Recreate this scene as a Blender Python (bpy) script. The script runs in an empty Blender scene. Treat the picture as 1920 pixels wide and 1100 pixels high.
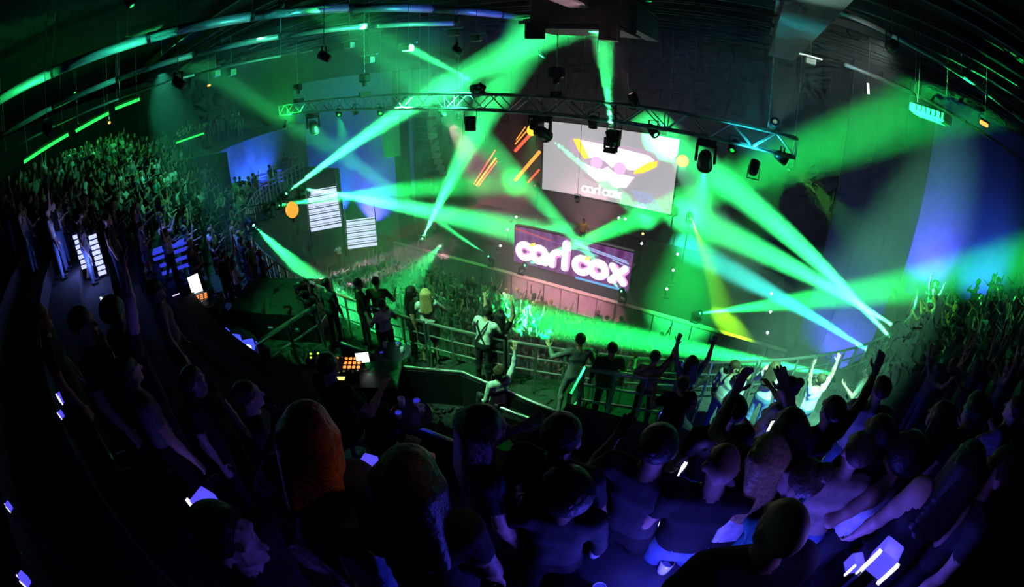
import bpy, math, random
import numpy as np
from mathutils import Vector, Matrix, Quaternion
random.seed(7); RNG = np.random.default_rng(7)
SC = bpy.context.scene
COL = SC.collection

# ------------------------------------------------------------------ camera (16 mm full-frame fisheye, high on the rear tier)
CX, CY, FPX, CAMH = 960.0, 550.0, 840.0, 12.0
PITCH, YAW, ROLL = math.radians(28.5), math.radians(30.0), math.radians(1.0)
FW = np.array([-math.sin(YAW)*math.cos(PITCH), math.cos(YAW)*math.cos(PITCH), -math.sin(PITCH)])
_R0 = np.array([math.cos(YAW), math.sin(YAW), 0.0]); _U0 = np.cross(_R0, FW)
RT = _R0*math.cos(ROLL)+_U0*math.sin(ROLL); UP = _U0*math.cos(ROLL)-_R0*math.sin(ROLL)
CAM = np.array([0.0, 0.0, CAMH])
cd = bpy.data.cameras.new('camera'); cam = bpy.data.objects.new('camera', cd); COL.objects.link(cam)
cd.type = 'PANO'
cd.sensor_fit = 'HORIZONTAL'; cd.sensor_width = 36.0; cd.sensor_height = 36.0*1100/1920
_pc = cd if hasattr(cd, 'fisheye_lens') else cd.cycles
_pc.panorama_type = 'FISHEYE_EQUISOLID'; _pc.fisheye_lens = 36.0*FPX/1920; _pc.fisheye_fov = math.pi
cd.clip_start = 0.05; cd.clip_end = 300
M = Matrix.Identity(4)
for i in range(3):
    M[i][0], M[i][1], M[i][2], M[i][3] = RT[i], UP[i], -FW[i], CAM[i]
cam.matrix_world = M
SC.camera = cam

# ------------------------------------------------------------------ world, exposure
w = bpy.data.worlds.new('night'); SC.world = w; w.use_nodes = True
w.node_tree.nodes['Background'].inputs[0].default_value = (0.10, 0.12, 0.14, 1)
w.node_tree.nodes['Background'].inputs[1].default_value = 0.004
SC.view_settings.view_transform = 'Standard'; SC.view_settings.look = 'None'
SC.view_settings.exposure = 0.0; SC.view_settings.gamma = 1.0; SC.view_settings.use_curve_mapping = False
cy = SC.cycles
cy.use_denoising = True; cy.use_adaptive_sampling = True; cy.adaptive_threshold = 0.05; cy.adaptive_min_samples = 8; cy.max_bounces = 3; cy.diffuse_bounces = 0; cy.glossy_bounces = 1; cy.volume_bounces = 0
cy.transmission_bounces = 2; cy.transparent_max_bounces = 6; cy.sample_clamp_indirect = 2.0; cy.sample_clamp_direct = 0.0; cy.use_light_tree = True
cy.caustics_reflective = False; cy.caustics_refractive = False
try: cy.volume_step_rate = 4.0
except Exception: pass

# ------------------------------------------------------------------ pixel <-> place
def ray(x, y):
    dx, dy = x-CX, y-CY; r = math.hypot(dx, dy)+1e-9; th = 2*math.asin(r/(2*FPX)); s = math.sin(th)
    return RT*(dx/r*s)+UP*(-dy/r*s)+FW*math.cos(th)
def onz(x, y, z): d = ray(x, y); return CAM+d*((z-CAMH)/d[2])
def ony(x, y, Y): d = ray(x, y); return CAM+d*(Y/d[1])
def onx(x, y, X): d = ray(x, y); return CAM+d*(X/d[0])
def atd(x, y, D): return CAM+ray(x, y)*D
def proj(P):
    v = np.array(P, float)-CAM; v = v/np.linalg.norm(v); c = np.array([v@RT, v@UP, v@FW]); th = math.acos(max(-1, min(1, c[2])))
    r = 2*FPX*math.sin(th/2); h = math.hypot(c[0], c[1])+1e-12
    return CX+r*c[0]/h, CY-r*c[1]/h
# the house: a horseshoe bowl of tiers around an oval dance floor, stage at +y
EX, EY, EA, EB = -8.0, 19.0, 15.8, 13.2
def ell(x, y): return math.hypot((x-EX)/EA, (y-EY)/EB)
TIERS = [(1.0, 6.2), (1.18, 6.75), (1.235, 7.4), (1.29, 8.0), (1.345, 8.5), (1.40, 8.9), (1.46, 9.3), (1.53, 9.7), (1.60, 10.1), (1.68, 10.5)]
def floor_z(x, y):
    e = ell(x, y)
    if y > 19.0 and -20.0 < x < 4.0: return 1.3
    if e < 1.0: return 0.0
    z = 0
    for te, tz in TIERS:
        if e >= te: z = tz
    return z
def stand(px, py, h=1.62):
    """where someone whose head is seen at this pixel stands: march the sight line down to head height above the floor"""
    d = ray(px, py); t = 1.2
    while t < 70:
        P = CAM+d*t
        if P[2] <= floor_z(P[0], P[1])+h: return P[0], P[1], floor_z(P[0], P[1])
        t += 0.02
    return P[0], P[1], floor_z(P[0], P[1])

# ------------------------------------------------------------------ materials
MATS = {}
def mat(name, col, rough=0.6, metal=0.0, noise=0.0, scale=8.0, emit=None, es=0.0, bump=0.0, spec=0.3):
    if name in MATS: return MATS[name]
    m = bpy.data.materials.new(name); m.use_nodes = True; nt = m.node_tree; b = nt.nodes['Principled BSDF']
    b.inputs['Base Color'].default_value = (*col, 1); b.inputs['Roughness'].default_value = rough; b.inputs['Metallic'].default_value = metal
    b.inputs['Specular IOR Level'].default_value = spec
    if noise or bump:
        tc = nt.nodes.new('ShaderNodeTexCoord'); n = nt.nodes.new('ShaderNodeTexNoise'); n.inputs['Scale'].default_value = scale; n.inputs['Detail'].default_value = 3
        nt.links.new(tc.outputs['Object'], n.inputs['Vector'])
        if noise:
            cr = nt.nodes.new('ShaderNodeValToRGB'); cr.color_ramp.elements[0].position = 0.3; cr.color_ramp.elements[1].position = 0.7
            cr.color_ramp.elements[0].color = (*[c*(1-noise) for c in col], 1); cr.color_ramp.elements[1].color = (*[min(1, c*(1+noise)) for c in col], 1)
            nt.links.new(n.outputs['Fac'], cr.inputs['Fac']); nt.links.new(cr.outputs['Color'], b.inputs['Base Color'])
        if bump:
            bp = nt.nodes.new('ShaderNodeBump'); bp.inputs['Strength'].default_value = bump; bp.inputs['Distance'].default_value = 0.02
            nt.links.new(n.outputs['Fac'], bp.inputs['Height']); nt.links.new(bp.outputs['Normal'], b.inputs['Normal'])
    if emit is not None:
        b.inputs['Emission Color'].default_value = (*emit, 1); b.inputs['Emission Strength'].default_value = es
    MATS[name] = m; return m
def emat(name, col, es): return mat(name, (0.02, 0.02, 0.02), 0.5, emit=col, es=es)
black = mat('black_paint', (0.012, 0.012, 0.013), 0.55, noise=0.3)
blackmetal = mat('black_powdercoat', (0.016, 0.016, 0.018), 0.4, 0.3, noise=0.2)
alu = mat('aluminium', (0.55, 0.57, 0.58), 0.35, 0.9, noise=0.12, scale=20)
steel = mat('brushed_steel', (0.60, 0.61, 0.62), 0.3, 0.95, noise=0.1, scale=30)
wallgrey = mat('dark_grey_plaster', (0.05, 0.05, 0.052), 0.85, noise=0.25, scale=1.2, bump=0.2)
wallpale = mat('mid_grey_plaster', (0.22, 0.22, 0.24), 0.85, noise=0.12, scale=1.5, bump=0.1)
carpet = mat('dark_carpet', (0.03, 0.03, 0.033), 0.95, noise=0.4, scale=14, bump=0.3)
concrete = mat('dark_concrete', (0.06, 0.06, 0.062), 0.8, noise=0.3, scale=3, bump=0.2)
ceilm = mat('black_ceiling', (0.006, 0.006, 0.006), 0.9, noise=0.3, scale=2)
joistm = mat('painted_steel_beam', (0.05, 0.05, 0.052), 0.55, 0.2, noise=0.2, scale=2.5)
woodm = mat('dark_wood', (0.05, 0.032, 0.022), 0.45, noise=0.35, scale=5)
plastic = mat('black_plastic', (0.02, 0.02, 0.022), 0.35)

# ------------------------------------------------------------------ mesh helpers
def fast_mesh(name, V, Fq, mats, midx=None, smooth=True):
    """V (n,3), Fq list/array of quads or tris arrays"""
    me = bpy.data.meshes.new(name); V = np.asarray(V, np.float32); Fq = np.asarray(Fq, np.int32); n = Fq.shape[1]
    me.vertices.add(len(V)); me.vertices.foreach_set('co', V.ravel())
    me.loops.add(Fq.size); me.loops.foreach_set('vertex_index', Fq.ravel())
    me.polygons.add(len(Fq)); me.polygons.foreach_set('loop_start', np.arange(0, Fq.size, n, dtype=np.int32)); 
    if midx is not None: me.polygons.foreach_set('material_index', np.asarray(midx, np.int32))
    me.polygons.foreach_set('use_smooth', np.full(len(Fq), smooth))
    for m in mats: me.materials.append(m)
    me.update(calc_edges=True); me.validate(); return me
class MB:
    def __init__(s): s.v = []; s.f = []
    def add(s, V, F):
        o = len(s.v); s.v += [tuple(float(c) for c in p) for p in V]; s.f += [tuple(i+o for i in q) for q in F]; return s
    def box(s, c, d, rz=0.0):
        hx, hy, hz = d[0]/2, d[1]/2, d[2]/2; cs, sn = math.cos(rz), math.sin(rz); V = []
        for z in (-hz, hz):
            for x, y in ((-hx, -hy), (hx, -hy), (hx, hy), (-hx, hy)): V.append((c[0]+x*cs-y*sn, c[1]+x*sn+y*cs, c[2]+z))
        return s.add(V, [(3, 2, 1, 0), (4, 5, 6, 7), (0, 1, 5, 4), (1, 2, 6, 5), (2, 3, 7, 6), (3, 0, 4, 7)])
    def bbox(s, c, d, b=0.02, rz=0.0):
        """box with chamfered vertical and top edges"""
        hx, hy, hz = d[0]/2, d[1]/2, d[2]/2; b = min(b, hx*.9, hy*.9, hz*.9); cs, sn = math.cos(rz), math.sin(rz)
        def ring(ix, z, ch): 
            a, e = hx-ix, hy-ix
            P = [(-a+ch, -e), (a-ch, -e), (a, -e+ch), (a, e-ch), (a-ch, e), (-a+ch, e), (-a, e-ch), (-a, -e+ch)]
            return [(c[0]+x*cs-y*sn, c[1]+x*sn+y*cs, c[2]+z) for x, y in P]
        R = [ring(b, -hz, b*.4), ring(0, -hz+b, b*.7), ring(0, hz-b, b*.7), ring(b, hz, b*.4)]
        V = sum(R, []); F = [tuple(range(7, -1, -1)), tuple(range(24, 32))]
        for k in range(3):
            for i in range(8): F.append((k*8+i, k*8+(i+1) % 8, k*8+8+(i+1) % 8, k*8+8+i))
        return s.add(V, F)
    def tube(s, p0, p1, r0, r1=None, n=8, caps=True):
        r1 = r0 if r1 is None else r1; a = Vector(p0); b = Vector(p1); d = (b-a).normalized(); u = d.orthogonal().normalized(); v = d.cross(u); V = []
        for P, r in ((a, r0), (b, r1)):
            for i in range(n):
                t = 2*math.pi*i/n; V.append(P+u*(r*math.cos(t))+v*(r*math.sin(t)))
        F = [(i, (i+1) % n, n+(i+1) % n, n+i) for i in range(n)]
        if caps: F += [tuple(range(n-1, -1, -1)), tuple(range(n, 2*n))]
        return s.add(V, F)
    def path(s, pts, r, n=8):
        for i in range(len(pts)-1): s.tube(pts[i], pts[i+1], r, n=n)
        return s
    def lathe(s, prof, c=(0, 0, 0), n=16):
        V = []; m = len(prof)
        for r, z in prof:
            for i in range(n): t = 2*math.pi*i/n; V.append((c[0]+r*math.cos(t), c[1]+r*math.sin(t), c[2]+z))
        F = [(k*n+i, k*n+(i+1) % n, (k+1)*n+(i+1) % n, (k+1)*n+i) for k in range(m-1) for i in range(n)]
        F += [tuple(range(n-1, -1, -1)), tuple(range((m-1)*n, m*n))]
        return s.add(V, F)
    def prism(s, poly, a, b, O=(0, 0, 0), X=(1, 0, 0), Y=(0, 0, 1), Z=(0, -1, 0)):
        """2D polygon extruded from a to b along Z in the frame O, X, Y"""
        O, X, Y, Z = map(Vector, (O, X, Y, Z)); n = len(poly)
        V = [O+X*p[0]+Y*p[1]+Z*h for h in (a, b) for p in poly]
        F = [tuple(range(n-1, -1, -1)), tuple(range(n, 2*n))]+[(i, (i+1) % n, n+(i+1) % n, n+i) for i in range(n)]
        return s.add(V, F)
    def mesh(s, name, m, smooth=False):
        me = bpy.data.meshes.new(name); me.from_pydata(s.v, [], s.f); me.materials.append(m)
        if smooth: me.polygons.foreach_set('use_smooth', [True]*len(me.polygons))
        me.update(); return me
    def build(s, name, m, parent=None, loc=None, smooth=False):
        o = bpy.data.objects.new(name, s.mesh(name, m, smooth)); COL.objects.link(o)
        if parent is not None: o.parent = parent
        if loc is not None: o.location = loc
        return o
def tag(o, label, cat, group=None):
    o['label'] = label; o['category'] = cat
    if group: o['group'] = group
    return o
def thing(name, label, cat, loc=(0, 0, 0), rz=0.0, group=None):
    o = bpy.data.objects.new(name, None); COL.objects.link(o); o.empty_display_size = 0.1
    o.location = loc; o.rotation_euler = (0, 0, rz); return tag(o, label, cat, group)
def link(name, me, parent=None, loc=None, rot=None):
    o = bpy.data.objects.new(name, me); COL.objects.link(o); o.parent = parent
    if loc is not None: o.location = loc
    if rot is not None: o.rotation_euler = rot
    return o
def struct(o, label=None):
    o['kind'] = 'structure'
    if label: o['label'] = label
    return o
def copy_tree(o, parent=None):
    c = o.copy(); COL.objects.link(c); c.parent = parent
    for ch in list(o.children): copy_tree(ch, c)
    return c
def spot(parent, loc, direction, col, power, deg, blend=0.25, radius=0.04, name='spot_lamp'):
    ld = bpy.data.lights.new(name, 'SPOT'); ld.energy = power; ld.color = col; ld.spot_size = math.radians(deg); ld.spot_blend = blend; ld.shadow_soft_size = radius
    o = bpy.data.objects.new(name, ld); COL.objects.link(o); o.parent = parent; o.location = loc
    o.rotation_mode = 'QUATERNION'; o.rotation_quaternion = Vector(direction).to_track_quat('-Z', 'Y'); return o
def plight(parent, loc, col, power, radius=0.1, name='point_lamp'):
    ld = bpy.data.lights.new(name, 'POINT'); ld.energy = power; ld.color = col; ld.shadow_soft_size = radius
    o = bpy.data.objects.new(name, ld); COL.objects.link(o); o.parent = parent; o.location = loc; return o

# ================================================================== the setting
def epos(e, deg, z): t = math.radians(deg); return (EX+EA*e*math.cos(t), EY+EB*e*math.sin(t), z)
def ring(name, e0, e1, z, d0, d1, zr, m, label, n=None):
    """a tread between two ovals with its riser down to zr"""
    n = n or max(8, int(abs(d1-d0)/3)); b = MB(); V = []
    for i in range(n+1):
        a = d0+(d1-d0)*i/n; V += [epos(e0, a, zr), epos(e0, a, z), epos(e1, a, z)]
    F = []
    for i in range(n): k = 3*i; F += [(k, k+3, k+4, k+1), (k+1, k+4, k+5, k+2)]
    b.add(V, F); return struct(b.build(name, m), label)
fl = MB().box((-8, 8, -0.1), (64, 46, 0.2)).build('floor', concrete); struct(fl, 'dark concrete dance floor under the crowd')
D0, D1 = 218, 349
ring('wall_mezzanine_front', 1.0, 1.22, 6.2, 184, 356, 0.0, carpet, 'dark mezzanine deck and its front wall around the dance floor')
for k in range(1, len(TIERS)):
    e0, z = TIERS[k]; e1 = TIERS[k+1][0] if k+1 < len(TIERS) else 1.95
    ring('floor_tier_%d' % k, e0, e1, z, D0, D1, TIERS[k-1][1], carpet, 'carpeted step of the rear seating tiers')
for a0, a1, nm in ((184, D0, 'left'),):
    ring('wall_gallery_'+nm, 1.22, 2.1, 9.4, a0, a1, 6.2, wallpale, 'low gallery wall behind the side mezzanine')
for a, nm in ((D0, 'left'),):
    P, Q = epos(1.18, a, 0), epos(2.1, a, 0); b = MB(); t = .12
    b.add([(P[0], P[1], 6.2), (Q[0], Q[1], 6.2), (Q[0], Q[1], 9.4), (P[0], P[1], 9.4), (P[0]+t, P[1]+t, 6.2), (Q[0]+t, Q[1]+t, 6.2), (Q[0]+t, Q[1]+t, 9.4), (P[0]+t, P[1]+t, 9.4)],
          [(0, 1, 2, 3), (7, 6, 5, 4), (3, 2, 6, 7), (0, 4, 5, 1), (0, 3, 7, 4)])
    struct(b.build('wall_tier_end_'+nm, wallgrey), 'end wall of the seating tiers')
bw = struct(MB().box((-11, 29.15, 7.5), (70, 0.3, 17)).build('wall_back', wallgrey), 'dark grey back wall behind the stage')
wl = struct(MB().box((-44.15, 8, 7.5), (0.3, 46, 17)).build('wall_left', wallgrey), 'dark side wall behind the upper gallery')
wr = struct(MB().box((24.15, 8, 7.5), (0.3, 46, 17)).build('wall_right', wallgrey), 'dark side wall beyond the crowd')
wb = struct(MB().box((-10, -14.15, 7.5), (68, 0.3, 17)).build('wall_rear', wallgrey), 'dark rear wall of the hall')
wwr = struct(MB().box((7.3, 22.15, 7.8), (4.8, 0.3, 15.6)).build('wall_wing', wallgrey), 'grey wing wall beside the stage')
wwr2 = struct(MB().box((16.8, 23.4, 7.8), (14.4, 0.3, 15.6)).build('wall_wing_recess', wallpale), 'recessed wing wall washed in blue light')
struct(MB().box((9.75, 22.8, 7.8), (0.3, 1.2, 15.6)).build('wall_wing_return', wallgrey), 'short return of the wing wall')
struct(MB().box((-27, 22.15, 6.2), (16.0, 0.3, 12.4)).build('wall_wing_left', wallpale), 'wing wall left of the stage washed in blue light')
for x in (5.6, 7.2, 8.8): link('panel', MB().box((0, 0, 0), (1.45, 0.05, 14.6)).mesh('panel', wallgrey), wwr, (x, 21.97, 7.9))
pm = MB().box((0, 0, 0), (2.15, 0.06, 3.1)).mesh('panel', wallgrey)
for i in range(16):
    for j in range(3): link('panel', pm, bw, (-27+i*2.2, 28.97, 8.0+j*3.2))
for x in (-20.6, -18.9):
    o = MB().bbox((x, 21.0, 6.2), (0.75, 0.75, 12.4), 0.06).build('pillar', wallgrey); struct(o, 'dark square pillar at the side of the stage')
# stage
st = struct(MB().box((-8, 24, 0.62), (24, 10, 1.24)).build('floor_stage', carpet), 'black raised stage deck')
lipm = mat('pale_stage_edge', (0.62, 0.40, 0.36), 0.6, noise=0.15)
MB().box((-8, 19.06, 1.27), (24, 0.3, 0.06)).build('nosing', lipm, st)
skm = mat('pale_pink_skirt', (0.75, 0.45, 0.55), 0.8, noise=0.15, scale=3)
sk = MB().box((0, 0, 0), (0.94, 0.05, 1.12)).mesh('skirt_panel', skm)
for i in range(24): link('skirt_panel', sk, st, (-19.5+i, 18.96+0.02*(i % 2), 0.62))
# ceiling, girders, purlins
ce = struct(MB().box((-10, 8, 16.4), (70, 46, 0.2)).build('ceiling', ceilm), 'black ceiling of the hall')
pu = MB()
pu.box((0, 0, 0), (52, 0.14, 0.3)); pum = pu.mesh('purlin', joistm)
for i in range(15): link('purlin', pum, ce, (-10, 6.5+i*1.55, 15.55))
dk = MB(); dk.box((0, 0, 0), (46, .1, .06)); dkm = dk.mesh('conduit', black)
for i in range(6): link('conduit', dkm, ce, (-6, 8.0+i*2.6, 15.2))
girm = mat('grey_girder_paint', (0.36, 0.36, 0.37), 0.55, 0.1, noise=0.2, scale=2.5)
def girder(x0, x1, z0, z1, ya, yb, label):
    o = thing('ceiling_girder', label, 'girder', ((x0+x1)/2, ya, z0)); w, h, L = x1-x0, z1-z0, yb-ya
    MB().box((0, L/2, .03), (w, L, .06)).build('flange', girm, o); MB().box((0, L/2, h-.03), (w, L, .06)).build('flange', girm, o)
    MB().box((0, L/2, h/2), (w*.8, L, h-.12)).build('web', girm, o); return o
girder(0.55, 1.75, 14.3, 15.35, 2.0, 21.5, 'wide grey girder reaching from overhead to the right truss hanger')
girder(-5.1, -4.5, 14.0, 15.2, 3.0, 20.5, 'pink lit girder tapering away beside the black ceiling box')
def longbar(name, pts, h, th, dep, m, label, ext=0.0, cat='duct'):
    """straight bar at height h above the camera that is seen through these pixels"""
    D = np.array([ray(*q) for q in pts]); n = np.linalg.svd(D)[2][2]; n = n*np.sign(n[2])
    hd = np.cross(n, [0, 0, 1.0]); hd /= np.linalg.norm(hd); g = np.array([n[0], n[1]])
    # foot point of the line n.(x,y,h)=0 at z=h
    q0 = -n[2]*h*g/(g@g); tt = []
    for q in pts:
        d = ray(*q); P = d*(h/d[2]) if d[2] > .01 else None
        if P is not None: tt.append((P[:2]-q0)@hd[:2])
    a, b = min(tt)-ext, max(tt)+ext
    A = np.array([q0[0]+hd[0]*a, q0[1]+hd[1]*a, CAMH+h]); B = np.array([q0[0]+hd[0]*b, q0[1]+hd[1]*b, CAMH+h])
    return A, B

# ================================================================== haze in the air of the hall
hz = bpy.data.materials.new('stage_haze'); hz.use_nodes = True; nt = hz.node_tree; nt.nodes.remove(nt.nodes['Principled BSDF'])
vs = nt.nodes.new('ShaderNodeVolumeScatter'); vs.inputs['Density'].default_value = 0.020; vs.inputs['Anisotropy'].default_value = 0.0
nt.links.new(vs.outputs['Volume'], nt.nodes['Material Output'].inputs['Volume'])
hb = MB().box((-3.25, 16.9, 7.1), (42.5, 23.8, 14.2)).build('haze', hz); hb['kind'] = 'stuff'; hb['label'] = 'thin smoke haze hanging over the dance floor'; hb['category'] = 'haze'

# ================================================================== moving head lamps
GREEN = (0.01, 1.0, 0.13); MINT = (0.035, 1.0, 0.22); TEAL = (0.04, 0.8, 0.65); BLUE = (0.06, 0.10, 1.0); PINK = (1.0, 0.35, 0.62)
_b = MB().bbox((0, 0, 0.06), (0.42, 0.34, 0.12), 0.03); base_me = _b.mesh('base', blackmetal)
_b = MB(); _b.bbox((-0.21, 0, 0.32), (0.06, 0.12, 0.42), 0.02); _b.bbox((0.21, 0, 0.32), (0.06, 0.12, 0.42), 0.02); _b.bbox((0, 0, 0.14), (0.44, 0.16, 0.06), 0.02); yoke_me = _b.mesh('yoke', blackmetal)
_b = MB().lathe([(0.05, -0.24), (0.12, -0.22), (0.155, -0.1), (0.165, 0.05), (0.17, 0.2), (0.175, 0.24), (0.14, 0.245)], n=16); head_me = _b.mesh('head', blackmetal, True)
ring_me = MB().lathe([(0.165, 0.2), (0.185, 0.2), (0.185, 0.27), (0.165, 0.27)], n=18).mesh('lens_ring', plastic, True)
LENS = {}
def lens_mesh(col, es, r=0.155):
    k = (col, es, r)
    if k not in LENS:
        LENS[k] = MB().lathe([(r, 0.246), (r*.95, 0.256), (r*.5, 0.268), (0.01, 0.272)], n=16).mesh('lens', emat('lens_%d' % len(LENS), col, es), True)
    return LENS[k]
def mover(loc, target, label, col=GREEN, power=3000, deg=8, es=30.0, hang=False, group=None, blend=1.0, scale=1.0, lensoff=False, rz=0.0):
    """moving head lamp: base, yoke, head that aims at target; its beam is a real spot lamp"""
    t = thing('moving_head_lamp', label, 'stage light', loc, 0, group); t.scale = (scale,)*3
    s = -1 if hang else 1
    d = Vector(target)-Vector(loc); az = math.atan2(d.y, d.x)-math.pi/2
    b = link('base', base_me, t); b.rotation_euler = (math.pi if hang else 0, 0, rz)
    y = link('yoke', yoke_me, t); y.rotation_euler = (math.pi if hang else 0, 0, az)
    h = link('head', head_me, t, (0, 0, 0.46*s)); h.rotation_mode = 'QUATERNION'
    dd = (Vector(target)-(Vector(loc)+Vector((0, 0, 0.46*s*scale)))).normalized(); h.rotation_quaternion = dd.to_track_quat('Z', 'Y')
    link('lens_ring', ring_me, h); link('lens', lens_mesh(col if not lensoff else (0.2, 0.4, 0.3), es if not lensoff else 0.05), h)
    if power > 0: spot(t, Vector((0, 0, 0.46*s))+dd*0.30, dd, col, power, deg, blend)
    return t

# ================================================================== beams: floor lamps on the stage lip, lamps on the balcony rails, lamps on the truss
def through(P, px, py, rng):
    """a far point on the sight line (px,py) at range rng from the camera: the beam aims there"""
    return atd(px, py, rng)
def lip(px, py): p = ony(px, py, 19.25); return (p[0], 19.25, 1.3)
PB = 185.0
L = []
mover(lip(792, 478), atd(905, 222, 20.0), 'floor lamp on the stage lip shooting a white green beam up past the truss', MINT, 8500*PB, 8.2, 60)
mover(lip(922, 506), atd(590, 255, 21.0), 'floor lamp on the stage lip aiming a thin beam up left across the dance floor', MINT, 2400*PB, 6, 40)
mover(lip(828, 486), atd(760, 530, 16.0), 'small floor lamp on the stage lip with a short stubby beam', MINT, 900*PB, 7, 40)
mover(lip(978, 524), atd(1730, 205, 15.5), 'floor lamp below the lit name panel throwing a broad beam up right to the ceiling', GREEN, 7500*PB, 7.6, 40)
mover(lip(1166, 570), atd(880, 240, 15.0), 'floor lamp at the stage edge under the last letter aiming up left', MINT, 4500*PB, 6, 40)
mover(lip(1300, 608), atd(1700, 535, 17.0), 'floor lamp at the far right of the stage lip aiming a green beam right', GREEN, 6000*PB, 9, 60)
RAILZ = 7.3; LAMPS = []
def unit(v): v = np.array(v, float); return v/np.linalg.norm(v)
def rail_at(px, py, z=None, e=1.03):
    '''on the mezzanine rail: where this sight line first comes inside the oval of the rail'''
    if z is not None: p = onz(px, py, z+0.46); return (p[0], p[1], z)
    d = ray(px, py); t = 3.0
    while t < 40:
        P = CAM+d*t
        if ell(P[0], P[1]) < e: break
        t += .02
    return (P[0], P[1], P[2]-.46)
def rail_mover(px, py, *a, z=7.3, **k):
    p = rail_at(px, py, z); t = mover(p, *a, **k); LAMPS.append((p, unit(np.array(a[0])[:2]-np.array(p)[:2])))
    e_ = ell(p[0], p[1])
    if e_ < 1.03:
        q = Vector((EX+(p[0]-EX)*1.035/e_, EY+(p[1]-EY)*1.035/e_, p[2]))-Vector(p); MB().tube((0, 0, 0), q, .035, n=8).build('boom', blackmetal, t); MB().tube(q, q+Vector((0, 0, 6.2-p[2])), .035, n=8).build('stand', blackmetal, t); return t
    MB().tube((0, 0, 6.2-p[2]), (0, 0, .02), .045, n=8).build('stand', blackmetal, t); MB().lathe([(.2, 0), (.2, .03), (.05, .06)], n=12).build('stand_foot', blackmetal, t, (0, 0, 6.2-p[2])); return t
rail_mover(528, 370, atd(1010, 70, 17.0), 'rail lamp on the left balcony throwing the widest beam up to the ceiling box', MINT, 11000*PB, 8, 60)
rail_mover(560, 352, (-13.0, 23.0, 2.2), 'rail lamp on the left balcony nearest the stage with a broad beam over the crowd', MINT, 11000*PB, 8.5, 60)
rail_mover(503, 388, ony(962, 342, 28.8), 'rail lamp on the left balcony beside the orange globe with a level beam', GREEN, 5000*PB, 7, 60)
rail_mover(468, 415, onz(556, 497, 6.6), 'rail lamp on the left balcony nearest the bar with a short hot beam', MINT, 1500*PB, 13, 60)
rail_mover(1690, 620, ony(1285, 403, 28.8), 'rail lamp on the right balcony highest of four with a broad beam left', MINT, 7500*PB, 7.5, 90)
rail_mover(1688, 655, ony(1228, 248, 28.8), 'rail lamp on the right balcony with a broad beam climbing to the screen', MINT, 7500*PB, 8, 90)
rail_mover(1645, 668, ony(1290, 466, 28.0), 'rail lamp on the right balcony with a teal beam', TEAL, 4000*PB, 6, 30)
rail_mover(1585, 705, onz(1030, 604, 2.2), 'rail lamp on the right balcony held low over the lit dancers', GREEN, 8000*PB, 7.5, 40, z=6.2)

# ================================================================== people: one continuous skin grown from a posed skeleton
def smin(a, b, k): h = np.clip(0.5+0.5*(b-a)/k, 0, 1); return b*(1-h)+a*h-k*h*(1-h)
def prim_sd(pr, X, Y, Z):
    kind, a, b, ra, rb = pr[:5]
    if kind == 'c':
        d = b-a; L = float(d@d)+1e-12; t = np.clip(((X-a[0])*d[0]+(Y-a[1])*d[1]+(Z-a[2])*d[2])/L, 0, 1)
        return np.sqrt((X-a[0]-t*d[0])**2+(Y-a[1]-t*d[1])**2+(Z-a[2]-t*d[2])**2)-(ra+(rb-ra)*t)
    # 'e': ellipsoid centred at a with radii b in the frame ra (3x3, rows are axes)
    P = np.stack([X-a[0], Y-a[1], Z-a[2]], -1)@ra.T
    k0 = np.sqrt(((P/b)**2).sum(-1))+1e-9; k1 = np.sqrt(((P/(b*b))**2).sum(-1))+1e-9
    return k0*(k0-1)/k1
def prim_box(pr):
    kind, a, b, ra, rb = pr[:5]
    if kind == 'c': r = max(ra, rb); return np.minimum(a, b)-r, np.maximum(a, b)+r
    r = float(np.max(b)); return a-r, a+r
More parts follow.
